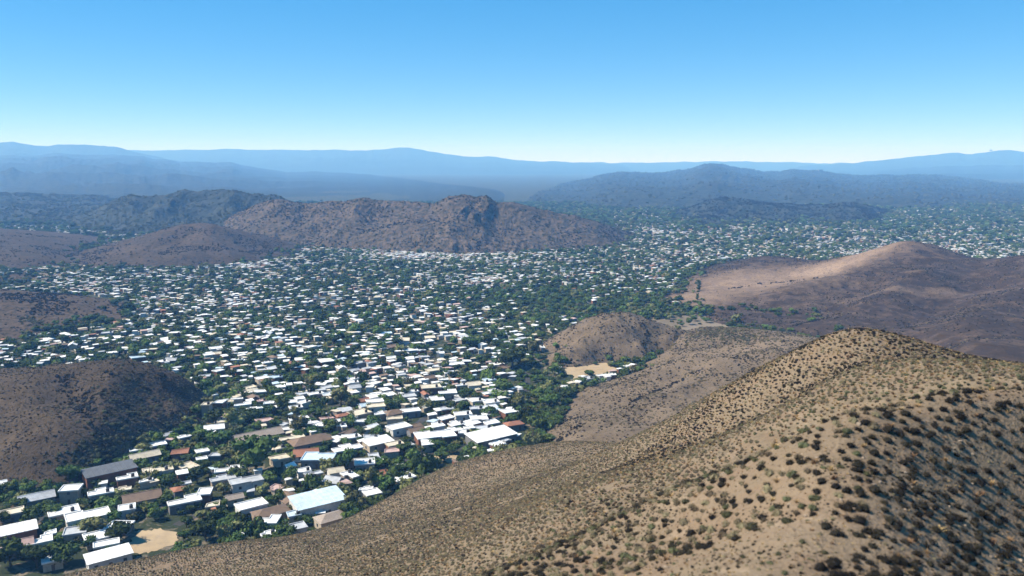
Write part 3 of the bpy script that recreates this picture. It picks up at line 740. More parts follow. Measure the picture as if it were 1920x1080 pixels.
for (px, py, wpx) in BIG_TREES:
    p = on_floor(px, py)
    z = max(0.0, float(hill_z(p[0], p[1], NEAR_HILLS)[0]))
    if z > 0.3 and py < 600:
        p = at_y(px, py, 745 if py > 560 else 800); p[2] = max(0, float(hill_z(p[0], p[1], NEAR_HILLS)[0]))
    r = wpx / float(px_scale(p)) / 2
    trees.append(dict(pos=p, r=r, h=r * random.uniform(1.5, 1.9), kind=random.choice(['dark', 'dark', 'green', 'olive']) if wpx < 60 else 'dark', placed=True))
for d in trees[-2:]:
    d['h'] = d['r'] * 3.2
LOTS = [[(232, 1030), (262, 996), (300, 992), (338, 1000), (330, 1018), (300, 1030), (262, 1040)], [(1058, 694), (1072, 680), (1112, 676), (1144, 682), (1160, 692), (1128, 706), (1080, 712)],
        [(812, 856), (850, 852), (880, 862), (840, 868)]]
lot_poly = [[on_floor(*q) for q in lot] for lot in LOTS]
M_lot = paint('bare_tan_earth', (0.37, 0.275, 0.165), scale=0.25, stain=0.25, var=0.15)
for poly in lot_poly:
    bm = bmesh.new()
    c = np.mean(poly, 0)
    ring = []
    for i in range(len(poly)):
        a_, b_ = poly[i], poly[(i + 1) % len(poly)]
        for k in range(7):
            q = a_ + (b_ - a_) * k / 7
            q = q + (q - c) * 0.22 * (random.random() - 0.5)
            ring.append(bm.verts.new((q[0], q[1], 0.06)))
    bm.faces.new(ring)
    link('bare_earth_lot', mesh_of(bm, 'bare_earth_lot', M_lot), kind='structure')
M_lane = paint('worn_asphalt', (0.05, 0.048, 0.045), scale=0.3)
LANES = [[(690, 900), (760, 860), (850, 842), (885, 836), (930, 815), (968, 770), (985, 735), (992, 690)], [(20, 1000), (110, 960), (210, 918), (320, 870), (450, 822), (560, 785), (690, 742), (830, 705)], [(330, 985), (430, 935), (540, 895), (640, 870), (730, 830), (790, 790), (880, 720)]]
lane_pts = []
for lane in LANES:
    q = np.array([on_floor(*a)[:2] for a in lane])
    t = np.linspace(0, len(q) - 1, 60)
    q = np.stack([np.interp(t, np.arange(len(q)), q[:, k]) for k in (0, 1)], -1)
    for _ in range(6):
        q[1:-1] = (q[:-2] + q[1:-1] * 2 + q[2:]) / 4
    lane_pts.append(q)
    d = np.gradient(q, axis=0); d /= np.linalg.norm(d, axis=1)[:, None]
    nrm = np.stack([-d[:, 1], d[:, 0]], -1)
    bm = bmesh.new()
    rows = [[bm.verts.new((*(q[i] + nrm[i] * s), 0.035)) for s in (-1.9, 1.9)] for i in range(len(q))]
    for i in range(len(q) - 1):
        bm.faces.new((rows[i][0], rows[i][1], rows[i + 1][1], rows[i + 1][0]))
    link('lane', mesh_of(bm, 'lane', M_lane), kind='structure')
lane_all = np.concatenate(lane_pts)
def in_poly(x, y, poly):
    ins = np.zeros(x.shape, bool)
    for i in range(len(poly)):
        (x0, y0), (x1, y1) = poly[i][:2], poly[i - 1][:2]
        c = ((y0 > y) != (y1 > y)) & (x < (x1 - x0) * (y - y0) / (y1 - y0 + 1e-12) + x0)
        ins ^= c
    return ins

# how built-up the town is, read off the photograph and kept on the plan
BUILT = [(790, 760, 130, 60, 0.55), (640, 850, 120, 40, 0.25), (120, 1000, 150, 60, 0.25), (330, 560, 160, 50, 0.28), (180, 530, 90, 22, 0.25), (850, 480, 150, 9, 0.45), (720, 472, 60, 7, 0.3), (920, 530, 45, 7, 0.9), (500, 500, 60, 10, 0.4), (900, 600, 80, 18, 0.35), (760, 690, 90, 40, 0.2),
         (440, 610, 120, 30, 0.12), (550, 700, 140, 30, 0.05), (1010, 585, 110, 26, -0.38), (1060, 555, 90, 22, -0.25), (680, 500, 90, 18, -0.12), (1180, 600, 60, 25, -0.5), (1240, 440, 60, 10, 0.5), (1750, 470, 140, 18, 0.4), (1500, 480, 60, 12, -0.1), (1560, 440, 130, 8, 0.3), (1360, 460, 60, 14, 0.05),
         (280, 440, 90, 8, 0.35), (60, 660, 120, 26, 0.16), (390, 650, 60, 40, -0.05), (1010, 770, 30, 70, -0.5), (340, 770, 40, 50, -0.4), (1290, 480, 60, 20, -0.05), (130, 500, 70, 12, -0.45), (700, 640, 60, 20, 0.2), (960, 640, 60, 16, 0.25), (1150, 500, 60, 20, -0.1), (1300, 590, 80, 20, -0.6), (1000, 690, 50, 30, -0.25), (1460, 618, 160, 26, -0.9), (1180, 560, 60, 40, -0.1)]
def built(x, y):
    px, py, d = to_px(np.stack([x, y, x * 0], -1))
    v = np.full(x.shape, 0.33)
    v = np.where(py < 425, np.where(px > 1000, 0.16, 0.0), v)
    v = np.where((py < 440) & (px < 1150) & (px > 480), 0.0, v)
    for (cx, cy, rx, ry, a) in BUILT:
        v = v + a * np.exp(-(((px - cx) / rx) ** 2 + ((py - cy) / ry) ** 2))
    return v
def street_sites(ylo, yhi, along, across, keep_p, seed, umax=0.80):
    r = np.random.default_rng(seed)
    R = yhi * 1.3
    a = np.arange(-R, R, along); c = np.arange(-R, R, across)
    A, B = np.meshgrid(a, c)
    row = np.round(B / across).astype(int)
    A = A + _hash(row, row * 0 + 3, seed) * along + r.uniform(-0.4, 0.4, A.shape) * along
    B = B + r.uniform(-0.3, 0.3, A.shape) * across + 14 * (vnoise(A / 160, B / 160, seed) - 0.5)
    cs, sn = math.cos(STREET), math.sin(STREET)
    x, y = A * cs - B * sn, A * sn + B * cs
    m = (y > ylo) & (y < yhi) & (np.abs(x / y) < umax)
    x, y, row, A = x[m], y[m], row[m], A[m]
    clump = vnoise(A / (along * 3.2), row * 3.7, seed + 2) * 0.5 + vnoise(x / 70, y / 70, seed + 4) * 0.5
    p = np.clip(built(x, y) * keep_p * (0.25 + 1.5 * clump), 0, 1)
    m = r.random(len(x)) < p
    x, y = x[m], y[m]
    m = hill_z(x, y, NEAR_HILLS) < -0.6
    x, y = x[m], y[m]
    for poly in lot_poly:
        m = ~in_poly(x, y, poly)
        x, y = x[m], y[m]
    return x, y, r
class Cells:                                 # quick neighbour test on the plan
    def __init__(self, size=12):
        self.s, self.d = size, {}
    def add(self, x, y, r):
        self.d.setdefault((int(x // self.s), int(y // self.s)), []).append((x, y, r))
    def free(self, x, y, r):
        i, j = int(x // self.s), int(y // self.s)
        for a in (-2, -1, 0, 1, 2):
            for b_ in (-2, -1, 0, 1, 2):
                for (X_, Y_, R_) in self.d.get((i + a, j + b_), ()):
                    if (x - X_) ** 2 + (y - Y_) ** 2 < (r + R_) ** 2:
                        return False
        return True
occ, tocc = Cells(), Cells()
for d in houses:
    n_ = max(1, round(d['L'] / d['W']))
    for k in range(n_):                      # a long house takes a chain of discs
        s_ = (k + 0.5) / n_ * d['L'] - d['L'] / 2
        occ.add(d['pos'][0] + math.cos(d['rot']) * s_, d['pos'][1] + math.sin(d['rot']) * s_, max(d['W'], d['L'] / n_) * 0.5)
for d in trees:
    tocc.add(d['pos'][0], d['pos'][1], d['r'] * 0.8)
    occ.add(d['pos'][0], d['pos'][1], d['r'] * 0.55)
for q in lane_all[::2]:
    occ.add(q[0], q[1], 2.2)
for poly in lot_poly:
    c = np.mean(poly, 0)
    for q in poly:
        for k in (0.0, 0.35, 0.7, 1.0):
            occ.add(*(c + (q - c) * k)[:2], 2.5)
ROOF_ODDS = [('white', 0.52), ('pale grey', 0.17), ('cream', 0.15), ('light blue', 0.04), ('brown', 0.05), ('terracotta', 0.04), ('pinkish', 0.05)]
FAR_ODDS = [('white', 0.40), ('pale grey', 0.26), ('cream', 0.17), ('light blue', 0.03), ('brown', 0.06), ('terracotta', 0.03), ('pinkish', 0.05)]
def pick_roof(r, far=False):
    t = r.random()
    for k, w in (FAR_ODDS if far else ROOF_ODDS):
        t -= w
        if t < 0:
            return k
    return 'white'
# streets of smaller houses; far quarters are built coarser
far_houses = []
for (ylo, yhi, al, ac, kp, seed, size) in ((255, 430, 6.8, 8.6, 1.2, 101, (2.6, 8.0)), (430, 640, 5.6, 7.5, 1.1, 104, (2.4, 6.4)), (640, 1250, 4.5, 6.5, 0.84, 102, (1.9, 4.8)), (1250, 2700, 6.5, 9.5, 0.9, 103, (2.6, 5.8))):
    x, y, r = street_sites(ylo, yhi, al, ac, kp, seed)
    for i in range(len(x)):
        L = r.uniform(*size) * (1.35 if r.random() < 0.14 else 1.0)
        W = L * r.uniform(0.5, 0.95)
        if ylo < 1000 and not occ.free(x[i], y[i], (L + W) * 0.23):
            continue
        occ.add(x[i], y[i], (L + W) * 0.24)
        form = r.choice(['', '', '', 'L', 'step', 'T', 'gable', 'shed'])
        roof = pick_roof(r, ylo > 600)
        if roof in ('brown', 'terracotta'):
            form = r.choice(['gable', 'hip'])
        d = dict(pos=np.array([x[i], y[i], 0.0]), rot=STREET + r.normal(0, 0.24) + (math.pi / 2 if r.random() < 0.25 else 0), L=L, W=W, h=r.uniform(2.3, 3.2) + (2.6 if L > 8.5 and r.random() < 0.06 else 0), form=str(form), roof=roof, placed=False)
        (houses if ylo < 600 else far_houses).append(d)

# the 280 houses that show largest are things, the rest one mass of roofs
allh = houses
P = np.array([d['pos'] for d in allh]) + [0, 0, 3.0]
px, py, dep = to_px(P)
vis = visible(P)
for d, a, b_, c, v in zip(allh, px, py, dep, vis):
    d['px'], d['py'], d['size'] = a, b_, (d['L'] + d['W']) / c if (v and -60 < a < 1980 and b_ < 1110) else 0.0
allh.sort(key=lambda d: (-int(d['placed'] and d['size'] > 0), -d['size']))
N_HOUSE = 290
near_h = [d for d in allh if d['size'] > 0][:N_HOUSE]
rest_h = [d for d in allh if all(d is not q for q in near_h)] if False else allh[len(near_h):]

LAND = [('the bare tan yard', (285, 1014)), ('the sandy lot', (1108, 690)), ('the wide twin tree', (480, 872)), ('the long white hall', (921, 832)), ('the light blue metal roof', (597, 958)), ('the slate grey shed', (207, 900)),
        ('the long stone house', (484, 829)), ('the dome hill tree', (961, 690)), ('the tall cream block', (389, 782)), ('the wide brown roof', (582, 838))]
LANDP = [(n_, on_floor(*q)) for n_, q in LAND]
ORD = ['nearest', 'second nearest', 'third nearest', 'fourth nearest', 'fifth nearest', 'sixth nearest', 'seventh nearest', 'eighth nearest', 'ninth nearest', 'tenth nearest', 'eleventh nearest', 'twelfth nearest']
FORM = {'': 'flat roofed house', 'L': 'L-shaped house', 'T': 'T-shaped house', 'step': 'stepped flat roofed house', 'gable': 'gabled house', 'hip': 'hip roofed house', 'shed': 'low sloped roof building'}
SPECIAL = {(207, 900): 'long slate grey shed with dark end by the foot of the brown hill', (597, 958): 'large light blue metal roof above the foreground slope', (921, 832): 'long white hall by the tree belt under the spur', (484, 829): 'long stone coloured gabled house behind the wide dark twin tree',
           (582, 838): 'brown hip roofed house, widest of the brown roofs', (389, 782): 'tall cream block house beside the foot of the brown hill', (205, 1058): 'long white roof half hidden by the foreground slope at its lowest corner'}
groups = {}
for d in near_h:
    dist = [np.linalg.norm(d['pos'][:2] - q[:2]) for _, q in LANDP]
    k = int(np.argmin(dist))
    d['zone'], d['zd'] = k, dist[k]
    big = d['L'] > 13
    d['desc'] = ('large ' if big else '') + d['roof'] + ' ' + FORM[d['form']]
    groups.setdefault((k, d['desc']), []).append(d)
for (k, desc), ds in groups.items():
    ds.sort(key=lambda d: d['zd'])
    for i, d in enumerate(ds):
        if i < len(ORD):
            d['label'] = f'{desc}, {ORD[i]} such to {LANDP[k][0]}'
            d['grp'] = 'houses of the valley town'
        else:
            d['label'] = f'{desc} among the many small ones away from {LANDP[k][0]}'
            d['grp'] = 'houses of the valley town'
for d in near_h:
    if d['placed']:
        for q, lab in SPECIAL.items():
            if np.linalg.norm(d['pos'][:2] - on_floor(*q)[:2]) < 0.5:
                d['label'] = lab
n_win = 0
for i, d in enumerate(near_h):
    t = build_house(d['pos'], d['rot'], d['L'], d['W'], d['h'], d['form'], d['roof'], int(_hash(np.array([i]), np.array([5]), 9)[0] * len(WALL)), windows=d['size'] > 0.033, tank=(i % 3 == 0), skew=0.0 if d['size'] > 0.033 else 0.7 * (_hash(np.array([i]), np.array([8]), 3)[0] - 0.5))
    t['label'], t['category'], t['group'] = d['label'], 'house', d['grp']

def house_mass(name, hs, coarse, **props):
    bm = bmesh.new()
    keys = list(ROOF)
    for i, d in enumerate(hs):
        c, s = math.cos(d['rot']), math.sin(d['rot'])
        sk = 0.8 * (((i * 37) % 101) / 101 - 0.5)
        def put(x0, x1, y0, y1, z0, z1, mi):
            v = []
            for z in (z0, z1):
                for (x, y) in ((x0, y0), (x1, y0), (x1, y1), (x0, y1)):
                    x, y = x + sk * y, y * (1 + sk * x / d['L'])
                    v.append(bm.verts.new((d['pos'][0] + x * c - y * s, d['pos'][1] + x * s + y * c, z)))
            for f in ((4, 5, 6, 7), (0, 1, 5, 4), (1, 2, 6, 5), (2, 3, 7, 6), (3, 0, 4, 7)):
                q = bm.faces.new([v[k] for k in f])
                q.material_index = mi
        L, W, h = d['L'], d['W'], d['h']
        ri, wi = keys.index(d['roof']), len(keys) + i % len(WALL)
        put(-L / 2, L / 2, -W / 2, W / 2, -0.5, h, wi)
        put(-L / 2 - 0.3, L / 2 + 0.3, -W / 2 - 0.3, W / 2 + 0.3, h + 0.01, h + 0.3, ri)
        if i % 3 == 0:
            k = 0.35 + 0.3 * ((i * 7) % 10) / 10
            put(L / 2 + 0.35, L * (0.5 + k), -W * 0.4, W * 0.25, -0.5, h * 0.8, wi)
            put(L / 2 + 0.35, L * (0.5 + k) + 0.3, -W * 0.4 - 0.3, W * 0.25 + 0.3, h * 0.8 + 0.01, h * 0.8 + 0.3, ri if i % 3 else keys.index('cream'))
    link(name, mesh_of(bm, name, *ROOF.values(), *WALL), **props)
house_mass('distant_town_houses', rest_h + far_houses, True, kind='stuff', label='mass of small pale roofed houses filling the valley', category='houses')
def outpost(name, px, py, Y, L, W, h, label, mast):
    p = at_y(px, py, Y)
    t = bpy.data.objects.new(name, None); C.objects.link(t)
    t.location = p
    t['label'], t['category'] = label, 'mast' if mast else 'building'
    bm = bmesh.new(); box(bm, -L / 2, L / 2, -W / 2, W / 2, -12, h); link('base' if mast else 'wall', mesh_of(bm, 'wall', WALL[2]), t)
    bm = bmesh.new()
    if mast:
        bmesh.ops.create_cone(bm, cap_ends=True, segments=6, radius1=3.0, radius2=0.8, depth=h * 3, matrix=__import__('mathutils').Matrix.Translation((0, 0, h * 2.5)))
    else:
        box(bm, -L / 2 - 0.8, L / 2 + 0.8, -W / 2 - 0.8, W / 2 + 0.8, h + 0.02, h + 1.4)
    link('pole' if mast else 'roof', mesh_of(bm, 'roof', ROOF['slate grey']), t)
outpost('hilltop_building', 1538, 322, 5680, 28, 14, 14, 'tiny dark building on the crest of the right range', False)
outpost('hilltop_mast', 1858, 282, 11980, 34, 20, 7, 'tiny mast on the crest of the far hazy range', True)
print('houses', len(near_h), len(rest_h), len(far_houses))

# ---------------------------------------------------------------- foliage materials and meshes
def leafy(name, c, var=0.35, scale=0.6):
    m, nt, b = nodes_of(name)
    p = coords(nt)
    info = nt.nodes.new('ShaderNodeObjectInfo')
    n1 = noise(nt, p, scale, 3, 0.6)
    col = ramp(nt, n1, [(0.3, [x * (1 - var) for x in c]), (0.5, c), (0.72, [x * (1 + var) for x in c])])
    hs = N(nt, 'ShaderNodeHueSaturation')
    nt.links.new(col, hs.inputs['Color'])
    for out, lo, hi in (('Value', 0.6, 1.5), ('Hue', 0.485, 0.52)):
        mr = N(nt, 'ShaderNodeMapRange')
        mr.inputs[3].default_value, mr.inputs[4].default_value = lo, hi
        nt.links.new(info.outputs['Random'], mr.inputs[0])
        nt.links.new(mr.outputs[0], hs.inputs[out])
    nt.links.new(hs.outputs[0], b.inputs['Base Color'])
    b.inputs['Roughness'].default_value = 0.8
    return m
M_leaf = {'dark': leafy('dark_leaf', (0.044, 0.068, 0.016)), 'green': leafy('green_leaf', (0.082, 0.116, 0.028)), 'olive': leafy('olive_leaf', (0.14, 0.14, 0.05))}
M_bark = paint('grey_brown_bark', (0.10, 0.075, 0.055), scale=4)

def mesh_from(name, V, F, mat, smooth_=False):
    me = bpy.data.meshes.new(name)
    me.from_pydata([tuple(v) for v in V], [], F)
    me.materials.append(mat)
    if smooth_:
        me.polygons.foreach_set('use_smooth', [True] * len(me.polygons))
    me.update()
    return me
def ico(sub):
    bm = bmesh.new()
    bmesh.ops.create_icosphere(bm, subdivisions=sub, radius=1)
    V = np.array([v.co[:] for v in bm.verts]); F = [[v.index for v in f.verts] for f in bm.faces]
    bm.free()
    return V, F
ICO1, ICO2 = ico(1), ico(2)
def leaf_quads(r, pos, nrm, size, V, F, elong=1.0):
    for p_, n_ in zip(pos, nrm):
        n_ = n_ + r.normal(0, 0.55, 3); n_ /= np.linalg.norm(n_) + 1e-9
        a = np.cross(n_, r.normal(0, 1, 3)); a /= np.linalg.norm(a) + 1e-9
        b_ = np.cross(n_, a)
        s = size * r.uniform(0.6, 1.3)
        k = len(V)
        V += [p_ - a * s - b_ * s * 0.35 * elong, p_ + a * s * 0.1 - b_ * s * 0.8 * elong, p_ + a * s + b_ * s * 0.3 * elong, p_ - a * s * 0.1 + b_ * s * 0.8 * elong]
        F.append([k, k + 1, k + 2, k + 3])
def crown_mesh(seed, kind, shape, leaves=420):
    """unit crown: radius about 1, leaf clumps round a handful of boughs, gaps between them"""
    r = np.random.default_rng(seed)
    V, F = [], []
    nl = {'round': 9, 'broad': 11, 'tall': 8, 'low': 7}[shape]
    for i in range(nl):
        a = i * 2.4 + r.uniform(-0.4, 0.4)
        if shape == 'tall':
            c = np.array([math.cos(a) * 0.28, math.sin(a) * 0.28, 0.5 + 2.2 * i / nl]); s = 0.55 * (1.1 - 0.6 * i / nl)
        elif shape == 'broad':
            rad = 0.2 + 0.5 * math.sqrt((i + 0.5) / nl)
            c = np.array([math.cos(a) * rad, math.sin(a) * rad, 0.85 + r.uniform(-0.15, 0.35) - 0.25 * rad]); s = r.uniform(0.32, 0.46)
        elif shape == 'low':
            rad = 0.15 + 0.5 * math.sqrt((i + 0.5) / nl)
            c = np.array([math.cos(a) * rad, math.sin(a) * rad, 0.45 + r.uniform(-0.1, 0.25) - 0.2 * rad]); s = r.uniform(0.34, 0.5)
        else:
            rad = 0.15 + 0.42 * math.sqrt((i + 0.5) / nl)
            c = np.array([math.cos(a) * rad, math.sin(a) * rad, 0.95 + r.uniform(-0.4, 0.45)]); s = r.uniform(0.36, 0.52)
        vv = ICO1[0] * (s * 0.86) * (1 + 0.22 * r.normal(0, 1, (len(ICO1[0]), 1)).clip(-1.5, 1.5)) * [1, 1, 0.82] + c
        k = len(V)
        V += list(vv)
        F += [[q + k for q in f] for f in ICO1[1]]
        n_ = max(10, int(leaves / nl))
        d = r.normal(0, 1, (n_, 3)); d /= np.linalg.norm(d, axis=1)[:, None]
        d[:, 2] = np.abs(d[:, 2]) * np.where(r.random(n_) < 0.72, 1, -1)
        leaf_quads(r, c + d * s * r.uniform(0.82, 1.18, (n_, 1)) * [1, 1, 0.85], d, 0.105 if shape != 'tall' else 0.09, V, F)
    return mesh_from('crown', V, F, M_leaf[kind])
def trunk_mesh():
    V, F = [], []
    def limb(p0, p1, r0, r1, n=6):
        p0, p1 = np.array(p0, float), np.array(p1, float)
        d = p1 - p0; d /= np.linalg.norm(d)
        a = np.cross(d, [0.3, 0.9, 0.1]); a /= np.linalg.norm(a); b_ = np.cross(d, a)
        k = len(V)
        for p_, q in ((p0, r0), (p1, r1)):
            for i in range(n):
                t = 2 * math.pi * i / n
                V.append(p_ + (a * math.cos(t) + b_ * math.sin(t)) * q)
        for i in range(n):
            F.append([k + i, k + (i + 1) % n, k + n + (i + 1) % n, k + n + i])
    limb((0, 0, -0.1), (0.02, 0.01, 0.55), 0.10, 0.07)
    limb((0.02, 0.01, 0.5), (0.42, 0.1, 1.05), 0.06, 0.02)
    limb((0.02, 0.01, 0.5), (-0.3, 0.3, 1.1), 0.055, 0.02)
    limb((0.02, 0.01, 0.5), (-0.1, -0.4, 1.0), 0.05, 0.02)
    limb((0.02, 0.01, 0.55), (0.0, 0.02, 1.3), 0.06, 0.02)
    return mesh_from('trunk', V, F, M_bark)
CROWNS = {}
for i, (kind, shape) in enumerate([('dark', 'round'), ('dark', 'broad'), ('green', 'round'), ('green', 'broad'), ('olive', 'round'), ('olive', 'low'), ('dark', 'low'), ('green', 'low'), ('dark', 'tall'), ('dark', 'round'), ('green', 'round')]):
    CROWNS.setdefault(kind, []).append((shape, crown_mesh(200 + i, kind, shape)))
ME_trunk = trunk_mesh()

# ---------------------------------------------------------------- where trees stand
for (ylo, yhi, step, pw, rlo, rhi, seed) in ((250, 700, 4.4, 0.92, 1.5, 4.0, 301), (700, 1300, 5.6, 0.92, 1.9, 4.0, 302), (1300, 2700, 9.5, 0.80, 2.6, 5.5, 303)):
    r = np.random.default_rng(seed)
    xs, ys = np.meshgrid(np.arange(-yhi * 0.8, yhi * 0.8, step), np.arange(ylo, yhi, step))
    x = (xs + r.uniform(-0.5, 0.5, xs.shape) * step).ravel(); y = (ys + r.uniform(-0.5, 0.5, xs.shape) * step).ravel()
    m = (np.abs(x / y) < 0.78) & (y > ylo) & (y < yhi)
    x, y = x[m], y[m]
    bu = np.clip(built(x, y), 0, 1)
    gap = vnoise(x / 26, y / 26, seed) * 0.6 + vnoise(x / 9, y / 9, seed + 1) * 0.4
    p = pw * np.clip(1.25 - 0.75 * bu - 0.9 * smooth(0.52, 0.72, gap), 0.03, 1)
    m = r.random(len(x)) < p
    x, y, gap = x[m], y[m], gap[m]
    m = r.random(len(x)) > smooth(0.05, 0.2, dirt_at(x, y)) * 0.88
    x, y, gap = x[m], y[m], gap[m]
    hz = hill_z(x, y, NEAR_HILLS)
    m = hz < 0.5 + 4.0 * r.random(len(x)) ** 4
    x, y, hz = x[m], y[m], hz[m]
    for poly in lot_poly:
        m = ~in_poly(x, y, poly)
        x, y, hz = x[m], y[m], hz[m]
    for i in range(len(x)):
        R_ = r.uniform(rlo, rhi) * (0.75 + 0.5 * r.random())
        if yhi < 1000:
            if not tocc.free(x[i], y[i], R_ * 0.5) or not occ.free(x[i], y[i], R_ * 0.12):
                R_ *= 0.55
                if not tocc.free(x[i], y[i], R_ * 0.3) or not occ.free(x[i], y[i], R_ * 0.2):
                    continue
            tocc.add(x[i], y[i], R_ * 0.55)
        elif yhi < 1500 and not occ.free(x[i], y[i], R_ * 0.3):
            R_ *= 0.6
        if (430 < y[i] < 512 and 0.066 < x[i] / y[i] < 0.140 and hz[i] < 0.3 and y[i] > 447 and R_ > 0.9):
            R_ *= 0.45
        q = r.random()
        trees.append(dict(pos=np.array([x[i], y[i], max(0, hz[i])]), r=R_, h=R_ * r.uniform(1.15, 1.7), kind='dark' if q < 0.5 else ('green' if q < 0.8 else 'olive'), placed=False))
# denser belts along the feet of the hills
for belt, wid, n_, sz in (([(862, 866), (940, 858), (1006, 846), (1020, 812), (1040, 768), (1078, 726), (1128, 706)], 9, 130, (1.8, 3.8)), ([(388, 742), (388, 778), (368, 800), (330, 824), (250, 862), (170, 898), (80, 930), (0, 955)], 7, 110, (1.6, 3.4)),
                         ([(1060, 672), (1120, 684), (1180, 686), (1235, 672)], 8, 60, (1.6, 3.0)), ([(1190, 600), (1240, 588), (1300, 586)], 24, 70, (1.8, 3.6)), ([(1400, 614), (1450, 628), (1500, 645)], 14, 45, (1.5, 3.0)), ([(60, 625), (130, 618), (200, 606)], 12, 60, (1.8, 3.4)),
                         ([(20, 532), (80, 515), (135, 496)], 16, 40, (2.5, 4.0)), ([(650, 985), (700, 945), (770, 908), (830, 876)], 5, 60, (1.4, 3.0))):
    q = np.array([on_floor(*a)[:2] for a in belt])
    t = rng.uniform(0, len(q) - 1, n_)
    bx = np.interp(t, np.arange(len(q)), q[:, 0]) + rng.normal(0, wid * 0.55, n_); by = np.interp(t, np.arange(len(q)), q[:, 1]) + rng.normal(0, wid * 0.55, n_)
    hz = hill_z(bx, by, NEAR_HILLS)
    for i in range(n_):
        if hz[i] < 3.5 and occ.free(bx[i], by[i], 1.0):
            R_ = rng.uniform(*sz)
            trees.append(dict(pos=np.array([bx[i], by[i], max(0, hz[i])]), r=R_, h=R_ * rng.uniform(1.0, 1.6), kind=['dark', 'green', 'olive'][int(rng.random() ** 1.6 * 3)], placed=False))

P = np.array([d['pos'] for d in trees]); P[:, 2] += [d['h'] * 0.6 for d in trees]
px, py, dep = to_px(P)
vis = visible(P, steps=20)
for d, a, b_, c, v in zip(trees, px, py, dep, vis):
    d['px'], d['py'], d['size'] = a, b_, d['r'] / c if (v and -30 < a < 1950 and b_ < 1100) else 0.0
trees.sort(key=lambda d: (-int(d['placed'] and d['size'] > 0), -d['size']))
near_t = [d for d in trees if d['size'] > 0][:300]
rest_t = trees[len(near_t):]
TREE_WORD = {'dark': 'dark green', 'green': 'mid green', 'olive': 'olive green'}
groups = {}
for i, d in enumerate(near_t):
    shape, me = CROWNS[d['kind']][i % len(CROWNS[d['kind']])]
    if d['h'] > d['r'] * 3:
        shape, me = [c for c in CROWNS['dark'] if c[0] == 'tall'][0]
    elif shape == 'tall':
        shape, me = CROWNS['dark'][0]
    d['shape'], d['me'] = shape, me
    dist = [np.linalg.norm(d['pos'][:2] - q[:2]) for _, q in LANDP]
    k = int(np.argmin(dist)); d['zd'] = dist[k]
    size = 'large ' if d['r'] > 5 else ('' if d['r'] > 3 else 'small ')
    d['desc'] = f"{size}{TREE_WORD[d['kind']]} {dict(round='round tree', broad='spreading tree', low='low bushy tree', tall='narrow upright tree')[shape]}"
    groups.setdefault((k, d['desc']), []).append(d)
for (k, desc), ds in groups.items():
    ds.sort(key=lambda d: d['zd'])
    for i, d in enumerate(ds):
        d['label'] = f'{desc}, {ORD[i]} such to {LANDP[k][0]}' if i < len(ORD) else f'{desc} of the thick growth away from {LANDP[k][0]}'
for d in near_t:
    if d['placed']:
        q = to_px(d['pos'])
        if abs(q[0] - 480) < 2 and abs(q[1] - 884) < 2:
            d['label'] = 'wide dark tree with twin crown, largest in the town'
        if abs(q[0] - 961) < 2 and abs(q[1] - 690) < 2:
            d['label'] = 'big dark round tree standing before the small dome hill'
proto_crown = {}
r = np.random.default_rng(55)
for d in near_t:
    t = bpy.data.objects.new('tree', None)
    C.objects.link(t)
    t.location, t.rotation_euler = d['pos'], (0, 0, r.uniform(0, 6.28))
    t['label'], t['category'], t['group'] = d['label'], 'tree', 'trees among the houses'
    hs = d['h'] / (1.75 if d['shape'] in ('round', 'broad') else (3.0 if d['shape'] == 'tall' else 1.15))
    c = link('crown', d['me'], t)
    c.scale = (d['r'], d['r'] * r.uniform(0.85, 1.1), hs)
    k = link('trunk', ME_trunk, t)
    k.scale = (d['r'] * 0.8, d['r'] * 0.8, hs * 0.9)
    proto_crown.setdefault(d['me'].name, c)

# ---------------------------------------------------------------- scattering many alike plants as one mass
def scatter(name, P, rz, S, variant, protos, **props):
    me = bpy.data.meshes.new(name)
    n = len(P)
    me.vertices.add(n)
    me.vertices.foreach_set('co', np.asarray(P, np.float32).ravel())
    for k, a, ty in (('turn', rz, 'FLOAT'), ('pick', variant, 'INT')):
        at = me.attributes.new(k, ty, 'POINT')
        at.data.foreach_set('value', np.asarray(a, np.float32 if ty == 'FLOAT' else np.int32))
    at = me.attributes.new('grow', 'FLOAT_VECTOR', 'POINT')
    at.data.foreach_set('vector', np.asarray(S, np.float32).ravel())
    o = link(name, me, **props)
    g = bpy.data.node_groups.new(name, 'GeometryNodeTree')
    g.interface.new_socket('Geometry', in_out='INPUT', socket_type='NodeSocketGeometry')
    g.interface.new_socket('Geometry', in_out='OUTPUT', socket_type='NodeSocketGeometry')
    gi, go = g.nodes.new('NodeGroupInput'), g.nodes.new('NodeGroupOutput')
    inst, join = g.nodes.new('GeometryNodeInstanceOnPoints'), g.nodes.new('GeometryNodeJoinGeometry')
    for q in protos:
        oi = g.nodes.new('GeometryNodeObjectInfo')
        oi.inputs['Object'].default_value = q
        oi.inputs['As Instance'].default_value = True
        g.links.new(oi.outputs['Geometry'], join.inputs[0])
    def named(k, ty):
        a = g.nodes.new('GeometryNodeInputNamedAttribute')
        a.data_type = ty
        a.inputs['Name'].default_value = k
        return a.outputs['Attribute']
    cx = g.nodes.new('ShaderNodeCombineXYZ')
    g.links.new(named('turn', 'FLOAT'), cx.inputs[2])
    g.links.new(gi.outputs[0], inst.inputs['Points'])
    g.links.new(join.outputs[0], inst.inputs['Instance'])
    inst.inputs['Pick Instance'].default_value = True
    g.links.new(named('pick', 'INT'), inst.inputs['Instance Index'])
    g.links.new(cx.outputs[0], inst.inputs['Rotation'])
    g.links.new(named('grow', 'FLOAT_VECTOR'), inst.inputs['Scale'])
    g.links.new(inst.outputs[0], go.inputs[0])
    md = o.modifiers.new('plants', 'NODES')
    md.node_group = g
    return o
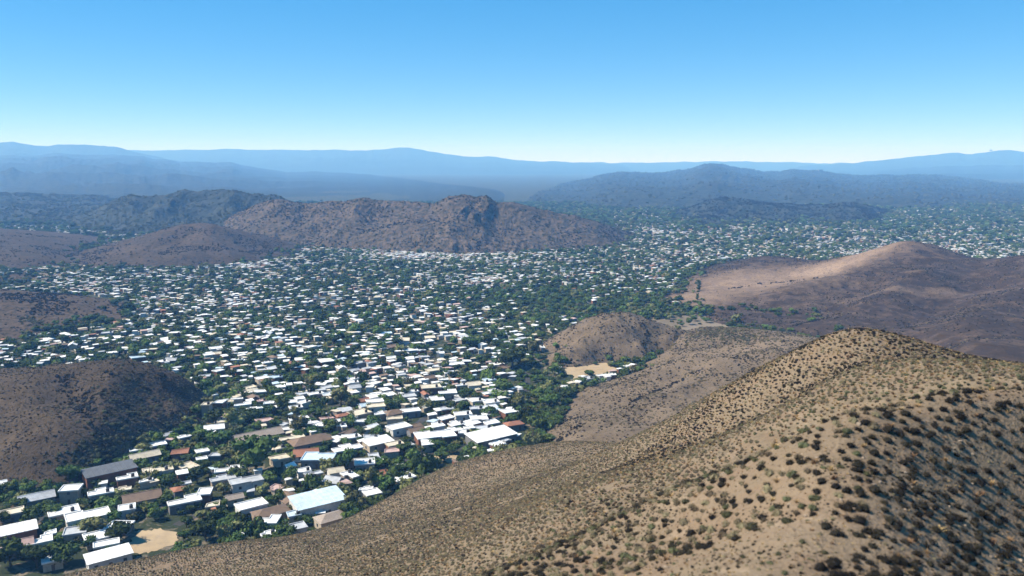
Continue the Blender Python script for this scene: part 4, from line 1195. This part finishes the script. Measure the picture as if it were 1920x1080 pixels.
for kind in ('dark', 'green', 'olive'):
    sub = [d for d in rest_t if d['kind'] == kind]
    pr = [proto_crown[me.name] for shape, me in CROWNS[kind] if me.name in proto_crown and shape != 'tall']
    if not sub or not pr:
        continue
    P = np.array([d['pos'] for d in sub])
    S = np.array([[d['r'], d['r'], d['h'] / 1.6] for d in sub])
    scatter('woodland', P, r.uniform(0, 6.28, len(P)), S, r.integers(0, len(pr), len(P)), pr, kind='stuff', label=f'mass of {TREE_WORD[kind]} tree crowns between the valley houses', category='trees')
print('trees', len(near_t), len(rest_t))

# ---------------------------------------------------------------- shrubs and dry grass of the near ridge
M_shrub = {'dark': leafy('dark_shrub_twigs', (0.018, 0.015, 0.010), scale=3), 'olive': leafy('olive_shrub_leaf', (0.120, 0.096, 0.058), scale=3), 'straw': leafy('straw_tuft', (0.26, 0.165, 0.08), var=0.3, scale=3), 'green': leafy('green_shrub_leaf', (0.062, 0.062, 0.030), scale=3)}
def shrub_mesh(seed, kind, n=280, flat=0.95):
    r = np.random.default_rng(seed)
    V, F = [], []
    for i in range(4):
        a = i * 1.7 + r.uniform(-0.4, 0.4)
        c = np.array([math.cos(a) * 0.34, math.sin(a) * 0.34, 0.26]) if i else np.array([0, 0, 0.34])
        s = r.uniform(0.42, 0.62)
        vv = ICO1[0] * s * 0.82 * (1 + 0.25 * r.normal(0, 1, (len(ICO1[0]), 1)).clip(-1.4, 1.4)) * [1, 1, flat] + c
        k = len(V)
        V += list(vv); F += [[q + k for q in f] for f in ICO1[1]]
        d = r.normal(0, 1, (n // 4, 3)); d /= np.linalg.norm(d, axis=1)[:, None]; d[:, 2] = np.abs(d[:, 2])
        leaf_quads(r, c + d * s * r.uniform(0.8, 1.45, (n // 4, 1)) * [1, 1, flat], d, 0.085, V, F, 0.5)
    return mesh_from('shrub', V, F, M_shrub[kind])
def tuft_mesh(seed, kind, n=46):
    r = np.random.default_rng(seed)
    V, F = [], []
    for i in range(n):
        a, l = r.uniform(0, 6.28), r.uniform(0.5, 1.1)
        lean = r.uniform(0.15, 0.9)
        b0 = np.array([math.cos(a), math.sin(a), 0]) * r.uniform(0, 0.4)
        tip = b0 + np.array([math.cos(a) * lean, math.sin(a) * lean, 1.0 - 0.45 * lean]) * l
        mid = (b0 + tip) / 2 + [0, 0, 0.12 * l]
        w = np.array([-math.sin(a), math.cos(a), 0]) * 0.06
        k = len(V)
        V += [b0 - w, b0 + w, mid + w * 0.8, mid - w * 0.8, tip]
        F += [[k, k + 1, k + 2, k + 3], [k + 3, k + 2, k + 4]]
    return mesh_from('grass_tuft', V, F, M_shrub[kind])
SHRUB = {'dark': [shrub_mesh(401, 'dark'), shrub_mesh(402, 'dark'), shrub_mesh(403, 'dark')], 'olive': [shrub_mesh(404, 'olive'), shrub_mesh(405, 'olive')], 'green': [shrub_mesh(406, 'green'), shrub_mesh(407, 'green')], 'straw': [tuft_mesh(408, 'straw'), tuft_mesh(409, 'straw')]}
fh = HILLS['foreground_hill']
r = np.random.default_rng(77)
plants = []
def sow(step, ylo, yhi, ulo, uhi, seed):
    xs, ys = np.meshgrid(np.arange(ulo * yhi, uhi * yhi, step), np.arange(ylo, yhi, step))
    q = np.random.default_rng(seed)
    x = (xs + q.uniform(-0.34, 0.34, xs.shape) * step + (np.round(ys / step) % 2) * step * 0.5).ravel(); y = (ys + q.uniform(-0.34, 0.34, xs.shape) * step).ravel()
    m = (x / y > ulo) & (x / y < uhi)
    x, y = x[m], y[m]
    z = fh(x, y)
    m = z > 0.5
    return x[m], y[m], z[m]
x, y, z = sow(1.02, 13, 80, -0.85, 0.85, 501)
x2, y2, z2 = sow(0.72, 80, 335, -0.80, 0.72, 502)
x, y, z = np.r_[x, x2], np.r_[y, y2], np.r_[z, z2]
px, py, dep = to_px(np.stack([x, y, z], -1))
gap = vnoise(x / 7, y / 7, 61) * 0.55 + vnoise(x / 2.2, y / 2.2, 62) * 0.45
drift = vnoise(x / 16, y / 16, 63)
right = smooth(-1.0, 3.0, x - np.interp(y, [30, 36, 42, 48, 54, 58, 62, 70], [11, 13.8, 17.1, 20.1, 23, 27, 33.6, 44])) * (1 - smooth(66, 76, y))
crest = np.exp(-(((x - 58) / 42) ** 2 + ((y - 133) / 22) ** 2))
dip = np.exp(-(((y - 92) / 14) ** 2)) * smooth(22, 44, x)
u1, u2 = r.random(len(x)), r.random(len(x))
for i in range(len(x)):
    near = min(1.0, 0.45 + dep[i] / 90)
    if u1[i] < right[i]:
        if gap[i] < 0.15:
            continue
        kind, R_ = ('dark' if u2[i] < 0.92 else 'straw'), (0.30 + 0.24 * r.random()) * (0.85 + 0.5 * (gap[i] - 0.24)) * near
    elif crest[i] > 0.35:
        kind, R_ = ('dark' if u2[i] < 0.42 else ('straw' if u2[i] < 0.74 else 'olive')), r.uniform(0.20, 0.42)
    elif dip[i] > 0.4:
        kind, R_ = ('green' if u2[i] < 0.22 else ('olive' if u2[i] < 0.72 else 'straw')), r.uniform(0.20, 0.42)
    elif y[i] < 46 - 0.3 * abs(x[i] - 8):
        if gap[i] < 0.40:
            continue
        kind, R_ = ('green' if u2[i] < 0.34 else ('olive' if u2[i] < 0.62 else ('dark' if u2[i] < 0.74 else 'straw'))), r.uniform(0.10, 0.24)
    elif y[i] < 75:
        if gap[i] < 0.10:
            continue
        kind, R_ = ('green' if u2[i] < 0.16 else ('olive' if u2[i] < 0.52 else ('dark' if u2[i] < 0.93 else 'straw'))), (0.25 + 0.24 * r.random()) * near
    else:
        if gap[i] < 0.18:
            continue
        kind, R_ = ('olive' if u2[i] < 0.66 else ('dark' if u2[i] < 0.66 + 0.12 * drift[i] else ('straw' if u2[i] < 0.95 else 'green'))), r.uniform(0.18, 0.40)
    plants.append((x[i], y[i], z[i], kind, R_, px[i], py[i], dep[i]))
# small dry tufts between the shrubs, near ground only
x, y, z = sow(0.36, 13, 78, -0.8, 0.85, 503)
g2 = vnoise(x / 3, y / 3, 71)
px, py, dep = to_px(np.stack([x, y, z], -1))
rr = r.random(len(x))
for i in np.nonzero(rr < 0.38 + 0.5 * (g2 > 0.5))[0]:
    plants.append((x[i], y[i], z[i], 'straw' if rr[i] < 0.34 else ('olive' if rr[i] < 0.55 else 'dark'), r.uniform(0.06, 0.15), px[i], py[i], dep[i]))
PP = np.array([(q[0], q[1], q[2]) for q in plants])
kinds = np.array([q[3] for q in plants]); RR = np.array([q[4] for q in plants]); pxy = np.array([(q[5], q[6], q[7]) for q in plants])
show = (pxy[:, 0] > 5) & (pxy[:, 0] < 1915) & (pxy[:, 1] < 1075)
size = np.where(show, RR / pxy[:, 2], 0)
order = np.argsort(-size)
cand = order[:900]
vis = visible(PP[cand] + [0, 0, 0.35], ('foreground_hill',), steps=40, t0=0.35)
cand = cand[vis]
pick = []
for k, cap in (('dark', 300), ('olive', 200), ('green', 200), ('straw', 100)):
    pick += [i for i in cand if kinds[i] == k][:{'dark': 130, 'olive': 60, 'green': 70, 'straw': 30}[k]]
pick = set(pick)
SH_WORD = {'dark': ('dark shrub', 'shrub'), 'olive': ('greyish shrub', 'shrub'), 'green': ('low green shrub', 'shrub'), 'straw': ('dry grass tuft', 'grass tuft')}
NEAR_LAND = [('the top of the near hump', (1750, 735, 61)), ("the near ridge's bend", (1575, 815, 54)), ("the near ridge's foot", (1540, 980, 42)), ("the bottom right corner", (1890, 1050, 46)), ("the shaded flank's right edge", (1910, 900, 56)),
             ("the shaded flank's middle", (1720, 930, 49)), ("the low green strip", (1300, 1010, 52)), ("the bottom edge's middle", (1130, 1065, 48)), ("the sunlit slope's middle", (1320, 900, 66)), ('the right end of the near hump', (1900, 745, 62))]
NEAR_LANDP = [(n_, at_y(*q)) for n_, q in NEAR_LAND]
shrub_label, by = {}, {}
for i in pick:
    dist = [np.linalg.norm(PP[i, :2] - q[:2]) for _, q in NEAR_LANDP]
    k = int(np.argmin(dist))
    by.setdefault((kinds[i], k), []).append((dist[k], i))
for (kd, k), v in by.items():
    v.sort()
    for n_, (_, i) in enumerate(v):
        shrub_label[i] = f'{SH_WORD[kd][0]}, {ORD[n_]} such to {NEAR_LANDP[k][0]}' if n_ < len(ORD) else f'{SH_WORD[kd][0]} of the growth further from {NEAR_LANDP[k][0]}'
sh_proto = {}
r = np.random.default_rng(88)
pos_i = {k: list(v) for k, v in SHRUB.items()}
for i in sorted(pick, key=lambda q: -size[q]):
    k = kinds[i]
    me = SHRUB[k][int(r.integers(len(SHRUB[k])))]
    o = link('grass_tuft' if k == 'straw' else 'shrub', me)
    o.location, o.rotation_euler = PP[i] - [0, 0, 0.04], (0, 0, r.uniform(0, 6.28))
    s = RR[i]
    o.scale = (s * r.uniform(0.85, 1.2), s * r.uniform(0.85, 1.2), s * r.uniform(0.75, 1.1))
    o['label'], o['category'] = shrub_label[i], SH_WORD[k][1]
    o['group'] = f'{SH_WORD[k][0]}s of the near ridge'
    sh_proto.setdefault(k, {}).setdefault(me.name, o)
rest = np.array([i for i in range(len(PP)) if i not in pick])
for k, lab in (('dark', 'scatter of dark shrubs over the near hill'), ('olive', 'scatter of greyish olive shrubs over the near hill'), ('green', 'scatter of low green shrubs over the near hill'), ('straw', 'scatter of dry straw tufts over the near hill')):
    idx = rest[kinds[rest] == k]
    pr = list(sh_proto[k].values())
    S = np.stack([RR[idx] * r.uniform(0.85, 1.2, len(idx)), RR[idx] * r.uniform(0.85, 1.2, len(idx)), RR[idx] * r.uniform(0.75, 1.1, len(idx))], -1)
    scatter('hillside_scrub' if k != 'straw' else 'dry_grass', PP[idx] - [0, 0, 0.03], r.uniform(0, 6.28, len(idx)), S, r.integers(0, len(pr), len(idx)), pr, kind='stuff', label=lab, category='scrub' if k != 'straw' else 'dry grass')
print('near plants', len(pick), len(rest))

# scrub on the middle hills
def scrub(hname, box_, n, rlo, rhi, kinds_w, lab, seed, dens=None):
    q = np.random.default_rng(seed)
    u0, u1, y0, y1 = box_
    y = np.sqrt(q.uniform(y0 ** 2, y1 ** 2, n)); x = q.uniform(u0, u1, n) * y
    z = HILLS[hname](x, y)
    m = z > 0.2
    if dens is not None:
        m &= q.random(n) < dens(x, y)
    x, y, z = x[m], y[m], z[m]
    R_ = q.uniform(rlo, rhi, len(x)) * (0.7 + 0.6 * q.random(len(x)))
    pr, cum = [], []
    for k, w in kinds_w:
        pk = list(sh_proto[k].values())[:1]
        pr += pk; cum.append(w)
    v = np.searchsorted(np.cumsum(cum) / sum(cum), q.random(len(x)))
    # instance order in the joined protos is settled by Join Geometry; one scatter per kind keeps it certain
    for j, (k, w) in enumerate(kinds_w):
        s = v == j
        if s.sum():
            scatter('hill_scrub', np.stack([x, y, z - 0.05], -1)[s], q.uniform(0, 6.28, s.sum()), np.stack([R_, R_, R_ * 0.85], -1)[s], np.zeros(s.sum()), [pr[j]], kind='stuff', label=f'{SH_WORD[k][0]}s {lab}', category='scrub')
scrub('spur_hill', (0.0, 0.45, 290, 580), 26000, 0.35, 0.8, (('olive', 0.75), ('dark', 0.25)), 'speckling the low spur hill', 601, lambda x, y: 0.25 + 0.75 * smooth(0.45, 0.65, vnoise(x / 14, y / 14, 5)))
scrub('dome_hill', (0.02, 0.3, 490, 640), 9000, 0.35, 0.9, (('olive', 0.6), ('dark', 0.4)), 'speckling the small dome hill', 602, lambda x, y: 0.25 + 0.75 * smooth(0.45, 0.65, vnoise(x / 9, y / 9, 6)))
def left_d(x, y):
    c = at_y(270, 792, 375)
    k = np.exp(-(((x - c[0]) / 26) ** 2 + ((y - c[1]) / 34) ** 2))
    return np.clip(0.35 * smooth(0.5, 0.7, vnoise(x / 10, y / 10, 7)) + 0.22 + 0.5 * k, 0, 1)
scrub('brown_hill', (-0.75, -0.34, 290, 450), 30000, 0.25, 0.6, (('olive', 0.6), ('dark', 0.4)), 'speckling the brown hill', 603, left_d)
def left_k(x, y):
    c = at_y(270, 792, 375)
    return 0.9 * np.exp(-(((x - c[0]) / 22) ** 2 + ((y - c[1]) / 28) ** 2))
scrub('brown_hill', (-0.6, -0.34, 300, 440), 3200, 0.6, 1.4, (('green', 0.6), ('dark', 0.4)), 'thickening in the fold of the brown hill', 604, left_k)
scrub('sandy_hills', (0.14, 0.72, 480, 1040), 40000, 0.4, 0.9, (('olive', 0.4), ('dark', 0.6)), 'speckling the sandy hills', 605, lambda x, y: np.clip(0.7 - sand_bare(x, y, 0), 0.02, 1) * (0.2 + 0.8 * smooth(0.4, 0.65, vnoise(x / 22, y / 22, 8))))
for hname, bx_, n_, lab, sd in (('cone_hill', (-0.6, -0.24, 980, 1300), 9000, 'dotting the cone hill', 606), ('low_brown_rise', (-0.75, -0.42, 570, 760), 6000, 'dotting the low brown rise', 607), ('mauve_hill', (-0.75, -0.5, 880, 1350), 5000, 'dotting the mauve hill', 608)):
    scrub(hname, bx_, n_, 0.6, 1.5, (('dark', 1.0),), lab, sd, lambda x, y: 0.1 + 0.9 * smooth(0.5, 0.68, vnoise(x / 30, y / 30, 9)))

# bushes and small trees mottling the distant ranges, set on their own surface
def scrub_on(oname, n, rlo, rhi, k, lab, seed, zlo=1.0):
    me = bpy.data.objects[oname].data
    co = np.empty(len(me.vertices) * 3, np.float32); me.vertices.foreach_get('co', co); co = co.reshape(-1, 3).astype(float)
    fi = np.empty(len(me.polygons) * 4, np.int32); me.loops.foreach_get('vertex_index', fi); fi = fi.reshape(-1, 4)
    a, b_, c, d = (co[fi[:, j]] for j in range(4))
    area = np.linalg.norm(np.cross(c - a, d - b_), axis=1)
    q = np.random.default_rng(seed)
    f = q.choice(len(fi), n, p=area / area.sum())
    s, t = q.random((n, 1)), q.random((n, 1))
    P = (a[f] * (1 - s) + b_[f] * s) * (1 - t) + (d[f] * (1 - s) + c[f] * s) * t
    cl = vnoise(P[:, 0] / 45, P[:, 1] / 45, seed)
    P = P[(P[:, 2] > zlo) & (q.random(n) < 0.2 + 0.8 * smooth(0.42, 0.65, cl))]
    R_ = q.uniform(rlo, rhi, len(P))
    scatter('range_scrub', P - [0, 0, 0.1], q.uniform(0, 6.28, len(P)), np.stack([R_, R_, R_ * 0.9], -1), np.zeros(len(P)), [list(sh_proto[k].values())[0]], kind='stuff', label=f'dark bushes mottling {lab}', category='scrub')
scrub_on('central_range', 14000, 0.9, 2.2, 'dark', 'the central range', 701)
scrub_on('central_range', 4500, 1.0, 2.4, 'green', 'the central range in green', 702)
scrub_on('green_ridge', 11000, 1.4, 3.4, 'green', 'the green ridge behind it', 703)
scrub_on('right_near_ridge', 14000, 1.6, 4.0, 'dark', 'the low ridge before the right range', 704)
scrub_on('dark_blue_ridge', 12000, 2.5, 6.0, 'green', 'the dark blue ridge', 705)
scrub_on('right_range', 14000, 3.0, 8.0, 'green', 'the right range', 706)

# bushes gathered along gullies and hollows
def scrub_line(hname, line, n, wid, rlo, rhi, k, lab, seed):
    q = np.random.default_rng(seed)
    A = np.array([at_y(*a)[:2] for a in line])
    t = q.uniform(0, len(A) - 1, n)
    sp = wid * (0.4 + 0.6 * vnoise(t * 3, t * 0, seed))
    x = np.interp(t, np.arange(len(A)), A[:, 0]) + q.normal(0, 1, n) * sp; y = np.interp(t, np.arange(len(A)), A[:, 1]) + q.normal(0, 1, n) * sp
    z = HILLS[hname](x, y)
    m = (z > -0.5) & (q.random(n) < 0.25 + 0.9 * smooth(0.4, 0.6, vnoise(t * 6, t * 0 + 1, seed + 1)))
    x, y, z = x[m], y[m], z[m]
    R_ = q.uniform(rlo, rhi, len(x))
    scatter('gully_scrub', np.stack([x, y, z - 0.05], -1), q.uniform(0, 6.28, len(x)), np.stack([R_, R_, R_ * 0.9], -1), np.zeros(len(x)), [list(sh_proto[k].values())[0]], kind='stuff', label=f'bushes {lab}', category='scrub')
scrub_line('spur_hill', [(1188, 758, 394), (1212, 748, 400), (1255, 735, 408), (1300, 718, 418)], 170, 1.6, 0.4, 1.1, 'dark', 'along the gully across the spur', 801)
scrub_line('spur_hill', [(1030, 832, 346), (1060, 815, 354), (1090, 800, 362)], 120, 1.6, 0.4, 1.0, 'dark', 'along the low end of the spur', 802)
scrub_line('spur_hill', [(1290, 632, 530), (1330, 626, 535), (1390, 632, 510), (1430, 645, 475)], 900, 11, 0.5, 1.3, 'olive', 'in the hollow on top of the spur', 803)
scrub_line('spur_hill', [(1290, 632, 530), (1340, 630, 525), (1400, 640, 490)], 420, 9, 0.5, 1.2, 'green', 'greening the hollow on top of the spur', 804)
scrub_line('spur_hill', [(1320, 722, 408), (1290, 740, 398), (1345, 712, 414)], 110, 2.5, 0.4, 0.9, 'olive', 'in a clump on the smooth band of the spur', 805)
scrub_line('brown_hill', [(120, 700, 405), (150, 770, 372), (185, 850, 338), (210, 866, 334)], 700, 3.2, 0.4, 1.1, 'dark', 'along the fold of the brown hill', 806)
scrub_line('brown_hill', [(140, 890, 320), (190, 872, 330), (250, 845, 345), (320, 815, 368)], 600, 5.0, 0.6, 1.6, 'green', 'thickening the foot of the brown hill', 807)
scrub_line('brown_hill', [(295, 712, 412), (320, 730, 405), (350, 738, 408)], 160, 2.5, 0.4, 1.0, 'dark', 'below the crest of the brown hill', 808)
scrub_line('dome_hill', [(1060, 660, 500), (1120, 672, 498), (1180, 674, 500), (1235, 660, 508)], 520, 5.0, 0.6, 1.6, 'green', 'along the foot of the dome hill', 809)
scrub_line('dome_hill', [(1200, 600, 560), (1225, 640, 530), (1205, 665, 508)], 160, 2.0, 0.4, 1.0, 'dark', 'in the gully of the dome hill', 810)
scrub_line('sandy_hills', [(1370, 548, 800), (1440, 540, 830), (1530, 533, 850)], 120, 3.0, 0.5, 1.4, 'dark', 'dotting the lower lip of the pale sand slope', 811)
scrub_line('sandy_hills', [(1490, 612, 620), (1510, 610, 625), (1540, 600, 640)], 90, 2.0, 0.5, 1.3, 'dark', 'in a small gully of the sandy hills', 812)
scrub_line('sandy_hills', [(1330, 605, 655), (1400, 618, 630), (1470, 632, 600)], 420, 9.0, 0.6, 1.8, 'green', 'along the foot of the sandy hills', 813)
scrub_line('low_brown_rise', [(40, 590, 640), (70, 608, 622), (110, 618, 615), (170, 612, 640)], 260, 5.0, 0.6, 1.6, 'green', 'along the foot of the low brown rise', 814)

# loose stones on the near ridge: a few that show as things, the rest one mass
M_stone = paint('tan_stone', (0.26, 0.20, 0.145), scale=5.0)
def stone_mesh(seed):
    r_ = np.random.default_rng(seed)
    V = ICO1[0] * (1 + 0.2 * r_.normal(0, 1, (len(ICO1[0]), 1)).clip(-1.2, 1.2)) * [1, 0.75, 0.55]
    return mesh_from('stone', V, ICO1[1], M_stone)
stones = []
for i, ((px_, py_, Y_), lab) in enumerate([((1470, 1000, 44), 'angular tan stone on the bare soil beside the near ridge crest, low down'), ((1610, 800, 55.5), 'tan stone on the bend of the near ridge crest'), ((1250, 1050, 44), 'flat tan stone near the bottom edge of the near slope')]):
    q = at_y(px_, py_, Y_)
    o = link('stone', stone_mesh(900 + i))
    o.location = (q[0], q[1], float(fh(np.array([q[0]]), np.array([q[1]]))[0]) + 0.05)
    o.scale = (0.24, 0.24, 0.24)
    o.rotation_euler = (0, 0, i * 1.3)
    o['label'], o['category'] = lab, 'stone'
    stones.append(o)
x, y, z = sow(0.55, 28, 95, -0.7, 0.8, 905)
q = np.random.default_rng(906)
m = q.random(len(x)) < 0.05 + 0.6 * smooth(0.55, 0.75, vnoise(x / 5, y / 5, 907))
x, y, z = x[m], y[m], z[m]
R_ = 0.03 + 0.17 * q.random(len(x)) ** 4
scatter('loose_stones', np.stack([x, y, z + R_ * 0.2], -1), q.uniform(0, 6.28, len(x)), np.stack([R_, R_, R_], -1), q.integers(0, 3, len(x)), stones, kind='stuff', label='loose tan stones strewn over the near ridge', category='stones')
